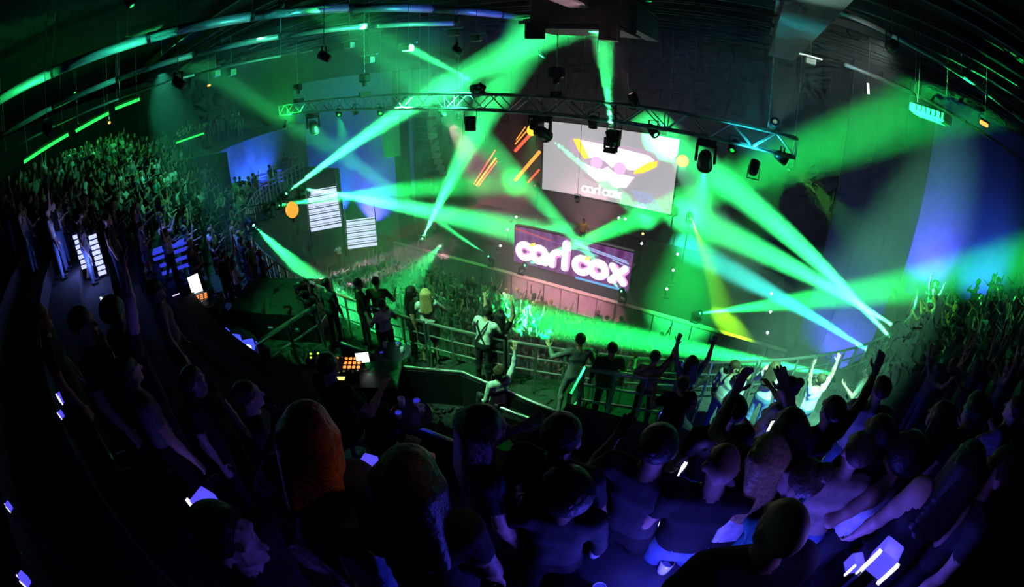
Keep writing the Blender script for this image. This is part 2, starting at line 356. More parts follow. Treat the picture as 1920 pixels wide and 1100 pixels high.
def surface(prims, vox, cuts=()):
    lo = np.min([prim_box(p)[0] for p in prims], 0)-2.5*vox; hi = np.max([prim_box(p)[1] for p in prims], 0)+2.5*vox
    n = np.ceil((hi-lo)/vox).astype(int)+1; F = np.full(n, 0.25, np.float32)
    ax = [lo[i]+np.arange(n[i])*vox for i in range(3)]
    def block(pr, pad):
        a, b = prim_box(pr); i0 = np.maximum(((a-pad-lo)/vox).astype(int), 0); i1 = np.minimum(((b+pad-lo)/vox).astype(int)+2, n)
        s = tuple(slice(i0[i], i1[i]) for i in range(3)); return s, np.meshgrid(*[ax[i][s[i]] for i in range(3)], indexing='ij')
    for pr in prims:
        k = pr[6]; s, G = block(pr, 0.04+k); F[s] = smin(F[s], prim_sd(pr, *G), k)
    for pr in cuts:
        k = pr[6]; s, G = block(pr, 0.03); F[s] = -smin(-F[s], prim_sd(pr, *G), k)
    acc = np.zeros((n[0]-1, n[1]-1, n[2]-1, 3), np.float32); cnt = np.zeros((n[0]-1, n[1]-1, n[2]-1), np.float32); quads = []
    S = F < 0; ids = np.arange((n[0]-1)*(n[1]-1)*(n[2]-1)).reshape(n[0]-1, n[1]-1, n[2]-1)
    for axis in range(3):
        o1, o2 = [(1, 2), (2, 0), (0, 1)][axis]
        sl0 = [slice(None)]*3; sl1 = [slice(None)]*3; sl0[axis] = slice(0, -1); sl1[axis] = slice(1, None)
        A, B = F[tuple(sl0)], F[tuple(sl1)]; m = S[tuple(sl0)] != S[tuple(sl1)]
        idx = np.argwhere(m); a = A[m]; b = B[m]; t = a/(a-b); pos = idx.astype(np.float32); pos[:, axis] += t
        for d1 in (0, 1):
            for d2 in (0, 1):
                c = idx.copy(); c[:, o1] -= d1; c[:, o2] -= d2
                ok = (c >= 0).all(1) & (c[:, 0] < n[0]-1) & (c[:, 1] < n[1]-1) & (c[:, 2] < n[2]-1); c = c[ok]
                np.add.at(acc, (c[:, 0], c[:, 1], c[:, 2]), pos[ok]); np.add.at(cnt, (c[:, 0], c[:, 1], c[:, 2]), 1)
        c = [idx.copy() for _ in range(4)]
        c[0][:, o1] -= 1; c[0][:, o2] -= 1; c[1][:, o2] -= 1; c[3][:, o1] -= 1
        q = np.stack([ids[tuple(np.clip(k_, 0, n-2).T)] for k_ in c], 1)
        flip = S[tuple(sl0)][m]; q[~flip] = q[~flip][:, ::-1]; quads.append(q)
    Q = np.concatenate(quads); used = np.unique(Q); remap = np.zeros(ids.size, int); remap[used] = np.arange(len(used))
    C3 = cnt.ravel()[used]; V = acc.reshape(-1, 3)[used]/np.maximum(C3, 1)[:, None]*vox+lo
    return V, remap[Q]
def face_labels(V, Q, prims):
    P = V[Q].mean(1); best = np.full(len(P), 9.0); lab = np.zeros(len(P), int)
    for pr in prims:
        d = prim_sd(pr, P[:, 0], P[:, 1], P[:, 2]); m = d < best; best[m] = d[m]; lab[m] = pr[5]
    return lab
SKIN, TOP, PANTS, SHOE, HAIR = 0, 1, 2, 3, 4
A3 = lambda *p: np.array(p, float)
def rot(axis, deg):
    return np.array(Matrix.Rotation(math.radians(deg), 3, axis))
def unit(v): v = np.array(v, float); return v/np.linalg.norm(v)
def hand_prims(wrist, fwd, side, curl, k=0.006, s=1.0):
    """palm, four unequal fingers bent at the knuckles, thumb from the side of the palm; side = towards the thumb"""
    f = unit(fwd); sd = np.array(side, float); sd = unit(sd-f*(sd@f)); nrm = np.cross(f, sd); pr = []
    pal = wrist+f*0.015*s
    for o in (-0.026, -0.009, 0.009, 0.026): pr.append(('c', pal+sd*o*s*.7, pal+f*0.075*s+sd*o*s, .0145*s, .0125*s, SKIN, .012))
    for o, L in ((0.028, .068), (0.0095, .076), (-0.0095, .070), (-0.028, .054)):
        a = pal+f*0.078*s+sd*o*s; d = f+sd*o*4
        for j, (fr, c) in enumerate(((.45, .35), (.32, .8), (.23, 1.1))):
            dd = unit(d-nrm*math.tan(min(1.4, curl*c*.9))); b = a+dd*L*fr*s; pr.append(('c', a, b, .0092*s, .0084*s, SKIN, k)); a = b; d = dd
    a = pal+sd*.026*s+f*.01*s; b = a+unit(sd*.8+f*.6-nrm*.25)*.042*s; c = b+unit(sd*.25+f*.9-nrm*(.2+curl*.5))*.034*s
    pr += [('c', a, b, .0125*s, .0105*s, SKIN, .01), ('c', b, c, .0105*s, .0085*s, SKIN, k)]; return pr
def pose(armL=((-.25, .05, -1), (-.05, .35, -1)), armR=((.25, .05, -1), (.05, .35, -1)), legL=((-.06, 0, -1), (-.02, -.03, -1)), legR=((.06, 0, -1), (.02, -.03, -1)),
         lean=(0, 0), head=(0, 0, 0), curl=.5, female=False, sleeve='short', skirt=False, hair='short', sit=False, size=1.0, bulk=1.0, fingers=True, bare=False):
    return dict(armL=armL, armR=armR, legL=legL, legR=legR, lean=lean, head=head, curl=curl, female=female, sleeve=sleeve, skirt=skirt, hair=hair, sit=sit, size=size, bulk=bulk, fingers=fingers, bare=bare)
def skeleton(p):
    B = p['bulk']; fm = p['female']; pr = []; hairp = []; cuts = []
    sh = .165 if fm else .19; hipw = .098 if fm else .088
    c = lambda a, b, ra, rb, l, k=.03: pr.append(('c', np.array(a, float), np.array(b, float), ra, rb, l, k))
    # legs, standing height fixed by the lower foot
    feet = []
    hipz = 0.0
    for sgn, key in ((-1, 'legL'), (1, 'legR')):
        th, shn = p[key]; h = A3(sgn*hipw, 0, 0); kn = h+unit(th)*.43; an = kn+unit(shn)*.42; feet.append((h, kn, an, sgn))
    zmin = min(f[2][2] for f in feet)-.075; off = A3(0, 0, -zmin)
    legc = SKIN if p['skirt'] else PANTS
    for h, kn, an, sgn in feet:
        h, kn, an = h+off, kn+off, an+off
        c(h, kn, .088*B if not fm else .084*B, .056*B, legc, .04); c(kn, kn+(an-kn)*.35, .055*B, .056*B, legc, .03); c(kn+(an-kn)*.35, an, .056*B, .04, legc, .03)
        c(an+A3(0, -.035, -.03), an+A3(sgn*.015, .13, -.045), .04, .034, SHOE, .02)
    pel = off+A3(0, 0, .03)
    if p['skirt']:
        for f_ in feet:
            kn = f_[1]+off; c(f_[0]+off, (f_[0]+off)*.35+kn*.65, .115, .125, PANTS, .09)
    c(pel+A3(-.055*B, -.01, 0), pel+A3(.055*B, -.01, 0), .108*B, .108*B, PANTS, .05)
    T = rot('X', -p['lean'][0])@rot('Y', p['lean'][1])
    up = lambda x, y, z: pel+T@A3(x, y, z)
    c(up(-.05*B, 0, .10), up(.05*B, 0, .10), .103*B, .103*B, TOP, .06)
    c(up(-.045*B, 0, .20), up(.045*B, 0, .20), (.09 if fm else .105)*B, (.09 if fm else .105)*B, TOP, .06)
    c(up(-.075*B, .005, .34), up(.075*B, .005, .34), .108*B, .108*B, TOP, .06)
    if fm:
        for s_ in (-1, 1): c(up(s_*.075, .075, .335), up(s_*.07, .09, .33), .06, .055, TOP, .03)
    c(up(-sh*.8, -.01, .455), up(sh*.8, -.01, .455), .068*B, .068*B, SKIN if p['bare'] else TOP, .06)
    nb = up(0, -.012, .50); hc = up(0, .015, .665); HR = T@rot('Z', p['head'][0])@rot('X', -p['head'][1])@rot('Y', p['head'][2])
    hc = nb+HR@A3(0, .03, .165)
    c(nb-T@A3(0, 0, .03), nb+HR@A3(0, .012, .09), .06 if not fm else .05, .054 if not fm else .046, SKIN, .03)
    hp = lambda x, y, z: hc+HR@A3(x, y, z)
    E = lambda a, r, l, k, lst=None: (pr if lst is None else lst).append(('e', np.array(a, float), np.array(r, float), HR.T, 0, l, k))
    E(hp(0, -.012, .025), (.078, .098, .095), SKIN, .02); E(hp(0, .022, -.045), (.058, .068, .075), SKIN, .03)
    c(hp(0, .088, .005), hp(0, .108, -.028), .010, .0155, SKIN, .012); c(hp(-.018, .084, -.066), hp(.018, .084, -.066), .0095, .0095, SKIN, .008); c(hp(0, .07, -.1), hp(0, .076, -.1), .018, .018, SKIN, .02)
    c(hp(-.045, .074, .03), hp(.045, .074, .03), .014, .014, SKIN, .015)
    for s_ in (-1, 1):
        E(hp(s_*.08, -.008, -.01), (.013, .024, .034), SKIN, .008); cuts.append(('c', hp(s_*.034, .105, .008), hp(s_*.036, .094, .008), .016, .012, SKIN, .012))
    # hair
    hst = p['hair']
    if hst != 'bald':
        E(hp(0, -.03, .045), (.093, .105, .098), HAIR, .02, hairp)
        if hst == 'afro': E(hp(0, -.03, .055), (.142, .14, .135), HAIR, .03, hairp)
        if hst == 'bun': E(hp(0, -.10, .13), (.05, .05, .05), HAIR, .02, hairp)
        if hst == 'cap':
            E(hp(0, -.015, .06), (.1, .115, .085), HAIR, .02, hairp); E(hp(0, .12, .05), (.075, .07, .014), HAIR, .015, hairp)
        if hst == 'long':
            for x in (-.06, -.02, .02, .06): hairp.append(('c', hp(x, -.085, .03), up(x*1.5, -.105, .28+abs(x)), .05, .035, HAIR, .04))
            for s_ in (-1, 1): hairp.append(('c', hp(s_*.085, -.03, .02), up(s_*.10, -.02, .40), .035, .028, HAIR, .04))
        if hst == 'pony': hairp += [('c', hp(0, -.11, .08), hp(0, -.17, -.02), .03, .035, HAIR, .02), ('c', hp(0, -.17, -.02), hp(0, -.15, -.2), .035, .015, HAIR, .02)]
        hcut = [('e', hp(0, .105, -.03), A3(.082, .075, .12), HR.T, 0, HAIR, .02)]
    else: hcut = []
    hands = []
    for sgn, key in ((-1, 'armL'), (1, 'armR')):
        u, f = p[key]; s0 = up(sgn*sh, -.01, .46); u_ = T@unit(u); f_ = T@unit(f); el = s0+u_*.29; wr = el+f_*.25
        a = SKIN if p['bare'] else TOP
        c(s0, s0+u_*.15, .062*B, .053*B, a, .04); c(s0+u_*.15, el, .05*B, .042, TOP if p['sleeve'] == 'long' else SKIN, .02)
        c(el, el+f_*.1, .043, .042, TOP if p['sleeve'] == 'long' else SKIN, .02); c(el+f_*.1, wr, .041, .027, TOP if p['sleeve'] == 'long' else SKIN, .02)
        side = np.cross(f_, T@A3(0, 1, 0))*0+T@A3(-sgn*.9, .45, .1); hands.append((wr, f_, side*1.0, p['curl']))
    return pr, hairp, hcut, cuts, hands
def person_mesh(name, p, vox, hairsep=True, handvox=None):
    """body mesh with material slots skin, top, trousers, shoes, hair; returns (body mesh, hair mesh or None)"""
    pr, hairp, hcut, cuts, hands = skeleton(p)
    allp = list(pr); parts = []
    if not handvox:
        for wr, f, sd, cu in hands: allp += [('c', wr, wr+f*.09, .032, .034, SKIN, .02), ('c', wr+f*.09, wr+f*.17-np.cross(f, unit(sd))*.03*cu, .03, .02, SKIN, .02), ('c', wr+f*.03, wr+f*.08+unit(sd)*.06, .02, .016, SKIN, .015)]
    bodyp = allp+([] if hairsep else hairp)
    V, Q = surface(bodyp, vox, cuts if vox < .016 else ()); lab = face_labels(V, Q, bodyp)
    if not hairsep and hairp:
        P = V[Q].mean(1); pass
    VV, QQ, LL = [V], [Q], [lab]; n = len(V)
    if handvox:
        for wr, f, sd, cu in hands:
            hv, hq = surface([('c', wr-f*.03, wr+f*.02, .027, .024, SKIN, .01)]+hand_prims(wr, f, sd, cu), handvox); VV.append(hv); QQ.append(hq+n); LL.append(np.zeros(len(hq), int)); n += len(hv)
    V = np.concatenate(VV)*p['size']; me = fast_mesh(name, V, np.concatenate(QQ), [None]*5, np.concatenate(LL)); hm = None
    if hairsep and hairp:
        hv, hq = surface(hairp, max(vox, .012), hcut); hm = fast_mesh('hair', hv*p['size'], hq, [None])
    return me, hm
CL = {'black': (.011, .011, .012), 'charcoal': (.04, .04, .043), 'grey': (.22, .22, .23), 'white': (.75, .75, .75), 'navy': (.02, .03, .09), 'maroon': (.13, .02, .03), 'olive': (.1, .11, .05), 'denim': (.10, .16, .30), 'tan': (.45, .34, .24), 'teal': (.06, .3, .3), 'pink': (.6, .25, .32), 'yellow': (.6, .5, .12)}
def cloth(n): return mat('cloth_'+n, CL[n], 0.9, noise=0.18, scale=18, bump=0.25)
SK = [mat('skin_light', (.62, .38, .28), 0.55, noise=.06, scale=12), mat('skin_tan', (.42, .24, .16), 0.55, noise=.06, scale=12), mat('skin_brown', (.16, .085, .055), 0.55, noise=.06, scale=12)]
HR_ = {'black': mat('hair_black', (.012, .010, .009), 0.5, noise=.4, scale=40, bump=.5), 'brown': mat('hair_brown', (.07, .04, .022), 0.5, noise=.4, scale=40, bump=.5), 'blond': mat('hair_blond', (.52, .33, .15), 0.5, noise=.35, scale=40, bump=.5), 'red': mat('hair_auburn', (.55, .18, .08), 0.5, noise=.35, scale=40, bump=.5)}
SHOES = mat('dark_shoe', (.02, .02, .02), .5)
def dress(o, skin, top, pants, hair):
    for i, m in enumerate((SK[skin], cloth(top), cloth(pants), SHOES, HR_[hair])):
        o.material_slots[i].link = 'OBJECT'; o.material_slots[i].material = m
def place_person(me, hm, loc, face, skin, top, pants, hair, label, group=None, scale=1.0, tilt=0.0):
    o = link('person', me, None, loc, (0, tilt, face)); o.scale = (scale,)*3; dress(o, skin, top, pants, hair); tag(o, label, 'person', group)
    if hm is not None:
        h = link('hair', hm, o); h.material_slots[0].link = 'OBJECT'; h.material_slots[0].material = HR_[hair]
    return o
def facing(x, y, tx=-9.0, ty=22.0): return math.atan2(ty-y, tx-x)-math.pi/2

# ================================================================== par cans and wash lamps
can_me = MB().lathe([(0.05, -0.2), (0.11, -0.19), (0.125, -0.05), (0.13, 0.16), (0.115, 0.16)], n=14).mesh('can', blackmetal, True)
brk = MB(); brk.box((-0.15, 0, 0.14), (0.015, 0.05, 0.3)); brk.box((0.15, 0, 0.14), (0.015, 0.05, 0.3)); brk.box((0, 0, 0.29), (0.315, 0.05, 0.015)); brk_me = brk.mesh('bracket', blackmetal)
def par(loc, target, label, col, power, deg, es=6.0, blend=0.8, up=False, scale=1.0, group=None):
    t = thing('wash_lamp', label, 'stage light', loc, 0, group); t.scale = (scale,)*3
    d = (Vector(target)-Vector(loc)).normalized(); k = link('bracket', brk_me, t, None, (math.pi if up else 0, 0, math.atan2(d.y, d.x)-math.pi/2))
    c = link('can', can_me, t); c.rotation_mode = 'QUATERNION'; c.rotation_quaternion = d.to_track_quat('Z', 'Y')
    link('lens', lens_mesh(col, es, 0.11), c).scale = (1, 1, 0.6)
    spot(t, d*0.24, d, col, power, deg, blend, 0.08); return t

# ================================================================== box truss over the dance floor
TY = 11.75; TZ = float(ony(950, 178, TY)[2]); TH = 0.5; X0, X1 = -19.8, 1.25
tr = thing('lighting_truss', 'long aluminium box truss hung over the dance floor', 'truss', ((X0+X1)/2, TY, TZ-TH)); LX = X1-X0
chm = MB().tube((-LX/2, 0, 0), (LX/2, 0, 0), 0.036, n=8).mesh('chord', alu, True)
for y in (-TH/2, TH/2):
    for z in (0, TH): link('chord', chm, tr, (0, y, z))
nb = 36; bw_ = LX/nb
dgm = [MB().tube((-bw_/2, 0, s0), (bw_/2, 0, TH-s0), 0.019, n=6).mesh('brace', alu) for s0 in (0, TH)]
crm = MB().tube((0, -TH/2, 0), (0, TH/2, 0), 0.013, n=6).mesh('cross_tube', alu); upm = MB().tube((0, 0, 0), (0, 0, TH), 0.016, n=6).mesh('upright', alu)
for i in range(nb):
    x = -LX/2+bw_*(i+.5)
    for y in (-TH/2, TH/2): link('brace', dgm[i % 2], tr, (x, y, 0))
    for z in (0, TH): link('cross_tube', crm, tr, (x-bw_/2, 0, z))
for i in range(0, nb+1, 6):
    for y in (-TH/2, TH/2): link('upright', upm, tr, (-LX/2+bw_*i, y, 0))
def truss_x(px, py): return float(ony(px, py, TY)[0])
BZ = TZ-TH-0.06
def hang(px, py, y=TY): p = ony(px, py, y); return (float(p[0]), y, BZ)
mover(hang(586, 215), atd(640, 420, 30), 'dark moving head at the left end of the truss', MINT, 1200, 16, 1.0, True, scale=1.35)
mover(hang(1018, 222), ony(1195, 395, 25.5), 'moving head under the truss hoist aiming a pale beam down across the screen', MINT, 600000, 5, 8, True, scale=1.15)
mover(hang(1325, 275), ony(1285, 570, 20.5), 'large moving head at the right of the truss with a glowing ring', GREEN, 80000, 24, 1.5, True, scale=1.2)
def floodbox(px, py, label, rz, col=None):
    p = hang(px, py); t = thing('flood_lamp', label, 'stage light', p, rz)
    MB().bbox((0, 0, -0.42), (0.36, 0.3, 0.48), 0.03).build('housing', blackmetal, t)
    k = MB(); k.box((-0.2, 0, -0.2), (0.02, 0.06, 0.44)); k.box((0.2, 0, -0.2), (0.02, 0.06, 0.44)); k.box((0, 0, 0.01), (0.42, 0.06, 0.02)); k.build('yoke', blackmetal, t)
    MB().box((0, 0.16, -0.42), (0.28, 0.015, 0.4)).build('glass', emat('flood_glass', (0.1, .5, .3), .15), t); return t
floodbox(882, 213, 'black flood lamp box tilted under the middle of the truss', 0.6)
floodbox(1152, 236, 'black flood lamp box hanging in front of the screen', 0.1)
mu = mover((float(ony(1146, 262, TY-.5)[0]), TY-.5, BZ-.75), (-4.35, 12.4, 13.2), 'moving head slung in front of the screen with a beam straight up to the ceiling', MINT, 260000, 15, 30, scale=.8); MB().box((0, .3, 1.0), (.06, .06, 1.2)).build('clamp_arm', blackmetal, mu); MB().box((0, .15, .2), (.06, .36, .06)).build('clamp_arm', blackmetal, mu)
mover((truss_x(908, 175), TY-0.1, TZ+0.02), atd(762, 88, 15.5), 'moving head standing on the truss aiming up left at the ceiling rail', MINT, 350000, 8, 30, scale=.5)
mover(hang(1000, 215), (-9, 17, 0), 'bright little lamp beside the hoist under the truss', MINT, 900, 40, 12, True, scale=.6)
par(hang(665, 212), (-12, 16, 0), 'small par can near the left end of the truss', GREEN, 900, 45, 2.0)
orange = (1.0, 0.45, 0.02)
for px, py, nm in ((1000, 243, 'left'), (1281, 300, 'right')):
    p = ony(px, py, 26.6); t = thing('blinder_lamp', 'amber blinder lamp at the upper %s edge of the screen' % nm, 'stage light', p)
    MB().lathe([(0.1, 0.2), (0.36, 0.05), (0.42, -.2), (.36, -.2)], n=14).build('hood', blackmetal, t).rotation_euler = (math.radians(-100), 0, 0)
    g = MB().lathe([(0.38, 0), (0.3, .12), (.05, .2)], n=14).build('lens', emat('amber_lens', orange, 3.0), t, (0, -.22, -.03)); g.rotation_euler = (math.radians(80), 0, 0)
    MB().box((0, .4, 0), (.08, .9, .08)).build('arm', blackmetal, t)
# hoists and hangers
def hoist(px, py, ztop, label, motor=True):
    x = truss_x(px, py); t = thing('chain_hoist', label, 'hoist', (x, TY, TZ))
    c = MB(); z = 0.12
    lm = MB().lathe([(0.02, -.05), (0.026, -.02), (.026, .02), (.02, .05)], n=6).mesh('chain_link', steel)
    MB().tube((0, 0, .1), (0, 0, ztop-TZ), 0.012, n=6).build('chain', steel, t)
    for i in range(12): link('chain_link', lm, t, (0, 0, .2+i*(ztop-TZ-.3)/12))
    if motor:
        MB().bbox((0, 0, .75), (.42, .3, .34), .05).build('motor', blackmetal, t); MB().bbox((0, 0, .52), (.16, .16, .2), .03).build('hook_block', blackmetal, t); MB().box((0, 0, .1), (.1, .56, .2)).build('sling', blackmetal, t)
    return t
hoist(1042, 190, 14.9, 'black chain hoist over the middle of the truss'); hoist(560, 195, 15.0, 'chain hoist at the left end of the truss'); hoist(685, 185, 15.0, 'chain hoist by the left par can', True); hoist(1437, 265, 14.4, 'slim chain hanger at the right end of the truss', False)
# ceiling box and the other things under the roof
cb = thing('ceiling_equipment_box', 'black equipment box hung from the ceiling above the truss', 'equipment box', (-5.0, 12.6, 13.3))
MB().bbox((0, 0, .65), (2.7, 1.8, 1.0), .08).build('housing', black, cb); MB().box((0, 0, .1), (2.9, 1.9, .08)).build('tray', joistm, cb)
for x in (-1.1, 1.1): MB().box((x, -1.0, .0), (.5, .3, .5)).build('end_unit', blackmetal, cb)
for x in (-1, 1):
    for y in (-.7, .7): MB().tube((x, y, 1.1), (x, y, 3.0), .02, n=6).build('drop_rod', steel, cb)
for i in range(4): MB().box((-1.7, -.4+i*.3, .35+.1*(i % 2)), (.5, .12, .1)).build('vent_slat', steel, cb)
def duct(pts, h, r, label, ext=1.0):
    A, B = longbar('duct', pts, h, r, r, joistm, label, ext); t = thing('ceiling_duct', label, 'duct', A); d = Vector(B-A); L_ = d.length
    n = max(2, int(L_/3)); 
    for i in range(n): MB().tube(d*(i/n), d*((i+1)/n)*.998, r, n=12).build('section', pale_duct, t, smooth=True)
    for i in range(1, n): MB().tube(d*(i/n)-d.normalized()*.05, d*(i/n)+d.normalized()*.05, r*1.12, n=12).build('collar', joistm, t)
    for i in range(0, n+1, 2): MB().tube(d*(i/n), d*(i/n)+Vector((0, 0, 16.3-A[2])), .015, n=6).build('drop_rod', steel, t)
    return t
pale_duct = mat('galvanised_duct', (0.5, 0.51, 0.52), 0.45, 0.5, noise=.15, scale=2)
dA = duct([(0, 190), (60, 150), (150, 115), (300, 67), (450, 33), (600, 15), (760, 13), (900, 25), (1000, 38)], 2.5, .16, 'long pale duct arching along the upper left of the roof'); dAend = Vector(longbar('d', [(0, 190), (60, 150), (150, 115), (300, 67), (450, 33), (600, 15), (760, 13), (900, 25), (1000, 38)], 2.5, 0, 0, None, '', 1.0)[1])
duct([(0, 247), (100, 205), (200, 162), (300, 125), (400, 92), (500, 70), (600, 56), (700, 47), (800, 45)], 2.0, .11, 'second slimmer duct below the long roof duct')
duct([(1590, 30), (1700, 75), (1800, 140), (1920, 230)], 2.9, .08, 'dark pipe along the right of the roof, upper of two', 2)
duct([(1640, 150), (1760, 190), (1850, 250), (1920, 310)], 1.9, .07, 'dark pipe along the right of the roof, lower of two', 2)
duct([(0, 285), (100, 240), (200, 200), (330, 150), (480, 110)], 1.5, .05, 'thin cable pipe under the left roof ducts', 1)
gl = emat('green_strip_diffuser', (0.02, 1.0, 0.10), 1.6)  # glowing strips stand in for green light falling on ceiling and gallery edges
for k, (a, b, d) in enumerate((((45, 304), (128, 252), 25), ((142, 246), (204, 212), 26), ((216, 204), (262, 186), 27), ((330, 268), (382, 250), 27))):
    A, B = Vector(atd(*a, d)), Vector(atd(*b, d)); t = thing('strip_light', ['longest green strip light at the far left under the roof', 'green strip light beside the longest one at the far left', 'short green strip light at the far left nearest the stage', 'slim green strip light along the gallery edge'][k], 'strip light', (A+B)/2)
    D = (B-A)/2; MB().tube(-D, D, .09 if k < 3 else .05, n=6).build('diffuser', gl, t)
    MB().tube(-D*1.02+Vector((0, 0, .2)), D*1.02+Vector((0, 0, .2)), .1, n=6).build('housing', blackmetal, t)
    if k < 3:
        for s_ in (-.8, .8): MB().tube(D*s_+Vector((0, 0, .25)), D*s_+Vector((0, 0, 16.3-(A.z+B.z)/2)), .012, n=5).build('drop_rod', steel, t)
        plight(t, (0.6, 0, -.5), (0.02, 1, .12), 70, .2)
am = emat('amber_bulb', (1.0, .30, .05), 3.0)
for k, (px, py, d, nm) in enumerate(((205, 230, 25, 'beside the green strips at the far left'), (392, 160, 28, 'over the far gallery'), (416, 92, 22, 'on the slimmer roof duct'), (1845, 232, 15, 'under the roof at the far right'))):
    t = thing('exit_lamp', 'small amber lamp '+nm, 'lamp', atd(px, py, d)); MB().bbox((0, 0, 0), (.34, .12, .12), .03).build('diffuser', am, t); MB().box((0, 0, .1), (.4, .16, .06)).build('housing', blackmetal, t); MB().tube((0, 0, .12), (0, 0, 16.3-t.location.z), .01, n=5).build('drop_rod', steel, t)
gm = mat('green_painted_metal', (.45, .5, .45), .4, .4, noise=.2)
for k, (px, py, d) in enumerate(((655, 85, 19), (692, 112, 18), (765, 90, 15.5), (850, 62, 15), (893, 72, 15), (405, 138, 26), (434, 136, 26), (1000, 40, 16), (1520, 115, 16))):
    nm = ['leftmost of the pair above the left hoist', 'right above the left hoist', 'where the thin beam meets the roof', 'small, left of the big beam', 'small, just left of the big beam', 'left one over the far gallery', 'right one over the far gallery', 'in the big green beam by the equipment box', 'right of the wide grey girder'][k]
    t = thing('ceiling_speaker', 'pale ceiling unit '+nm, 'ceiling unit', atd(px, py, d)); s_ = d/840
    MB().bbox((0, 0, 0), (20*s_, 12*s_, 12*s_), .03).build('housing', gm, t); MB().box((0, 0, 9*s_), (44*s_, .06, .06)).build('mounting_bar', steel, t); MB().tube((0, 0, 8*s_), (0, 0, 16.3-t.location.z), .012, n=5).build('drop_rod', steel, t)
ac = thing('air_unit', 'pale air unit under the roof at the right struck by a green beam', 'air unit', atd(1745, 212, 15.6)); ac.rotation_euler = (0, 0, -.9)
MB().bbox((0, 0, 0), (1.5, .7, .34), .06).build('housing', wallpale, ac); MB().box((0, 0, -.2), (1.2, .5, .04)).build('grille', gm, ac)
for i in range(6): MB().box((-.5+i*.2, -.37, 0), (.15, .03, .2)).build('vent_slat', gm, ac)
for x in (-.6, .6): MB().tube((x, 0, .15), (x, 0, 16.3-ac.location.z), .015, n=5).build('drop_rod', steel, ac)
wt = thing('tube_lamp', 'small white tube lamp hanging under the roof at the right', 'lamp', atd(1628, 166, 17)); MB().tube((.03, 0, -.2), (-.03, 0, .2), .05, n=8).build('tube', emat('white_tube', (1, 1, 1), 1.3), wt); MB().tube((-.03, 0, .2), (-.03, 0, 16.3-wt.location.z), .012, n=5).build('drop_rod', steel, wt); MB().lathe([(.05, 0), (.06, .03), (.02, .08)], n=8).build('cap', blackmetal, wt, (-.03, 0, .19))

# ================================================================== screen, LED tubes, loudspeakers, banner
SY = 26.6
SX0, SX1, SZ0, SZ1 = -13.15, -4.2, 4.05, 8.8
scr = thing('projection_screen', 'large projection screen with a winged emblem above the stage', 'screen', ((SX0+SX1)/2, SY, SZ0)); sw, shh = SX1-SX0, SZ1-SZ0
sm = bpy.data.materials.new('screen_image'); sm.use_nodes = True; nt = sm.node_tree; bs = nt.nodes['Principled BSDF']; bs.inputs['Base Color'].default_value = (.5, .5, .5, 1)
tc = nt.nodes.new('ShaderNodeTexCoord'); no = nt.nodes.new('ShaderNodeTexNoise'); no.inputs['Scale'].default_value = .5; nt.links.new(tc.outputs['Object'], no.inputs['Vector'])
cr = nt.nodes.new('ShaderNodeValToRGB'); cr.color_ramp.elements[0].color = (.36, .36, .36, 1); cr.color_ramp.elements[1].color = (.48, .46, .50, 1); nt.links.new(no.outputs['Fac'], cr.inputs['Fac']); nt.links.new(cr.outputs['Color'], bs.inputs['Emission Color']); bs.inputs['Emission Strength'].default_value = 1.5
MB().box((0, .03, shh/2), (sw, .04, shh)).build('canvas', sm, scr)
fr = MB()
for z in (-.05, shh+.05): fr.box((0, .03, z), (sw+.2, .12, .1))
for x in (-sw/2-.05, sw/2+.05): fr.box((x, .03, shh/2), (.1, .12, shh))
fr.build('frame', blackmetal, scr)
for x in (-sw/2+.8, sw/2-.8): MB().tube((x, .05, shh+.1), (x, .05, 16.3-SZ0), .02, n=6).build('drop_rod', steel, scr)
def stroke(pts, wd, n=10):
    """thick rounded 2D polyline as one polygon"""
    P = [np.array(p, float) for p in pts]; Lp, Rp = [], []; m = len(P)
    for i in range(m):
        d = unit((P[min(i+1, m-1)]-P[max(i-1, 0)])); nn = np.array([-d[1], d[0]])*wd/2; Lp.append(P[i]+nn); Rp.append(P[i]-nn)
    def cap(c, d0): a0 = math.atan2(d0[1], d0[0]); return [c+wd/2*np.array([math.cos(a0-math.pi*k/n), math.sin(a0-math.pi*k/n)]) for k in range(1, n)]
    return Lp+cap(P[-1], Lp[-1]-P[-1])+Rp[::-1]+cap(P[0], Rp[0]-P[0])
def arc(cx, cy_, r, a0, a1, n=22): return [(cx+r*math.cos(math.radians(a0+(a1-a0)*i/n)), cy_+r*math.sin(math.radians(a0+(a1-a0)*i/n))) for i in range(n+1)]
def strip_mesh(mb, pts, wd, a, b):
    """ring or stroke as quads extruded from a to b along -y (x,z plane)"""
    P = [np.array(p, float) for p in pts]; m = len(P); V = []
    for i in range(m):
        d = unit(P[min(i+1, m-1)]-P[max(i-1, 0)]); nn = np.array([-d[1], d[0]])*wd/2
        for q in (P[i]+nn, P[i]-nn): V += [(q[0], -a, q[1]), (q[0], -b, q[1])]
    F = []
    for i in range(m-1):
        k = 4*i; F += [(k+1, k+5, k+7, k+3), (k, k+2, k+6, k+4), (k, k+4, k+5, k+1), (k+2, k+3, k+7, k+6)]
    F += [(0, 1, 3, 2), (4*m-4, 4*m-2, 4*m-1, 4*m-3)]
    mb.add(V, F)
    for c, dd in ((P[0], P[0]-P[1]), (P[-1], P[-1]-P[-2])):
        r = wd/2; n = 12; VV = [(c[0]+r*math.cos(2*math.pi*j/n), -h, c[1]+r*math.sin(2*math.pi*j/n)) for h in (a, b) for j in range(n)]
        mb.add(VV, [tuple(range(n)), tuple(range(2*n-1, n-1, -1))]+[(j, j+n, (j+1) % n+n, (j+1) % n) for j in range(n)])
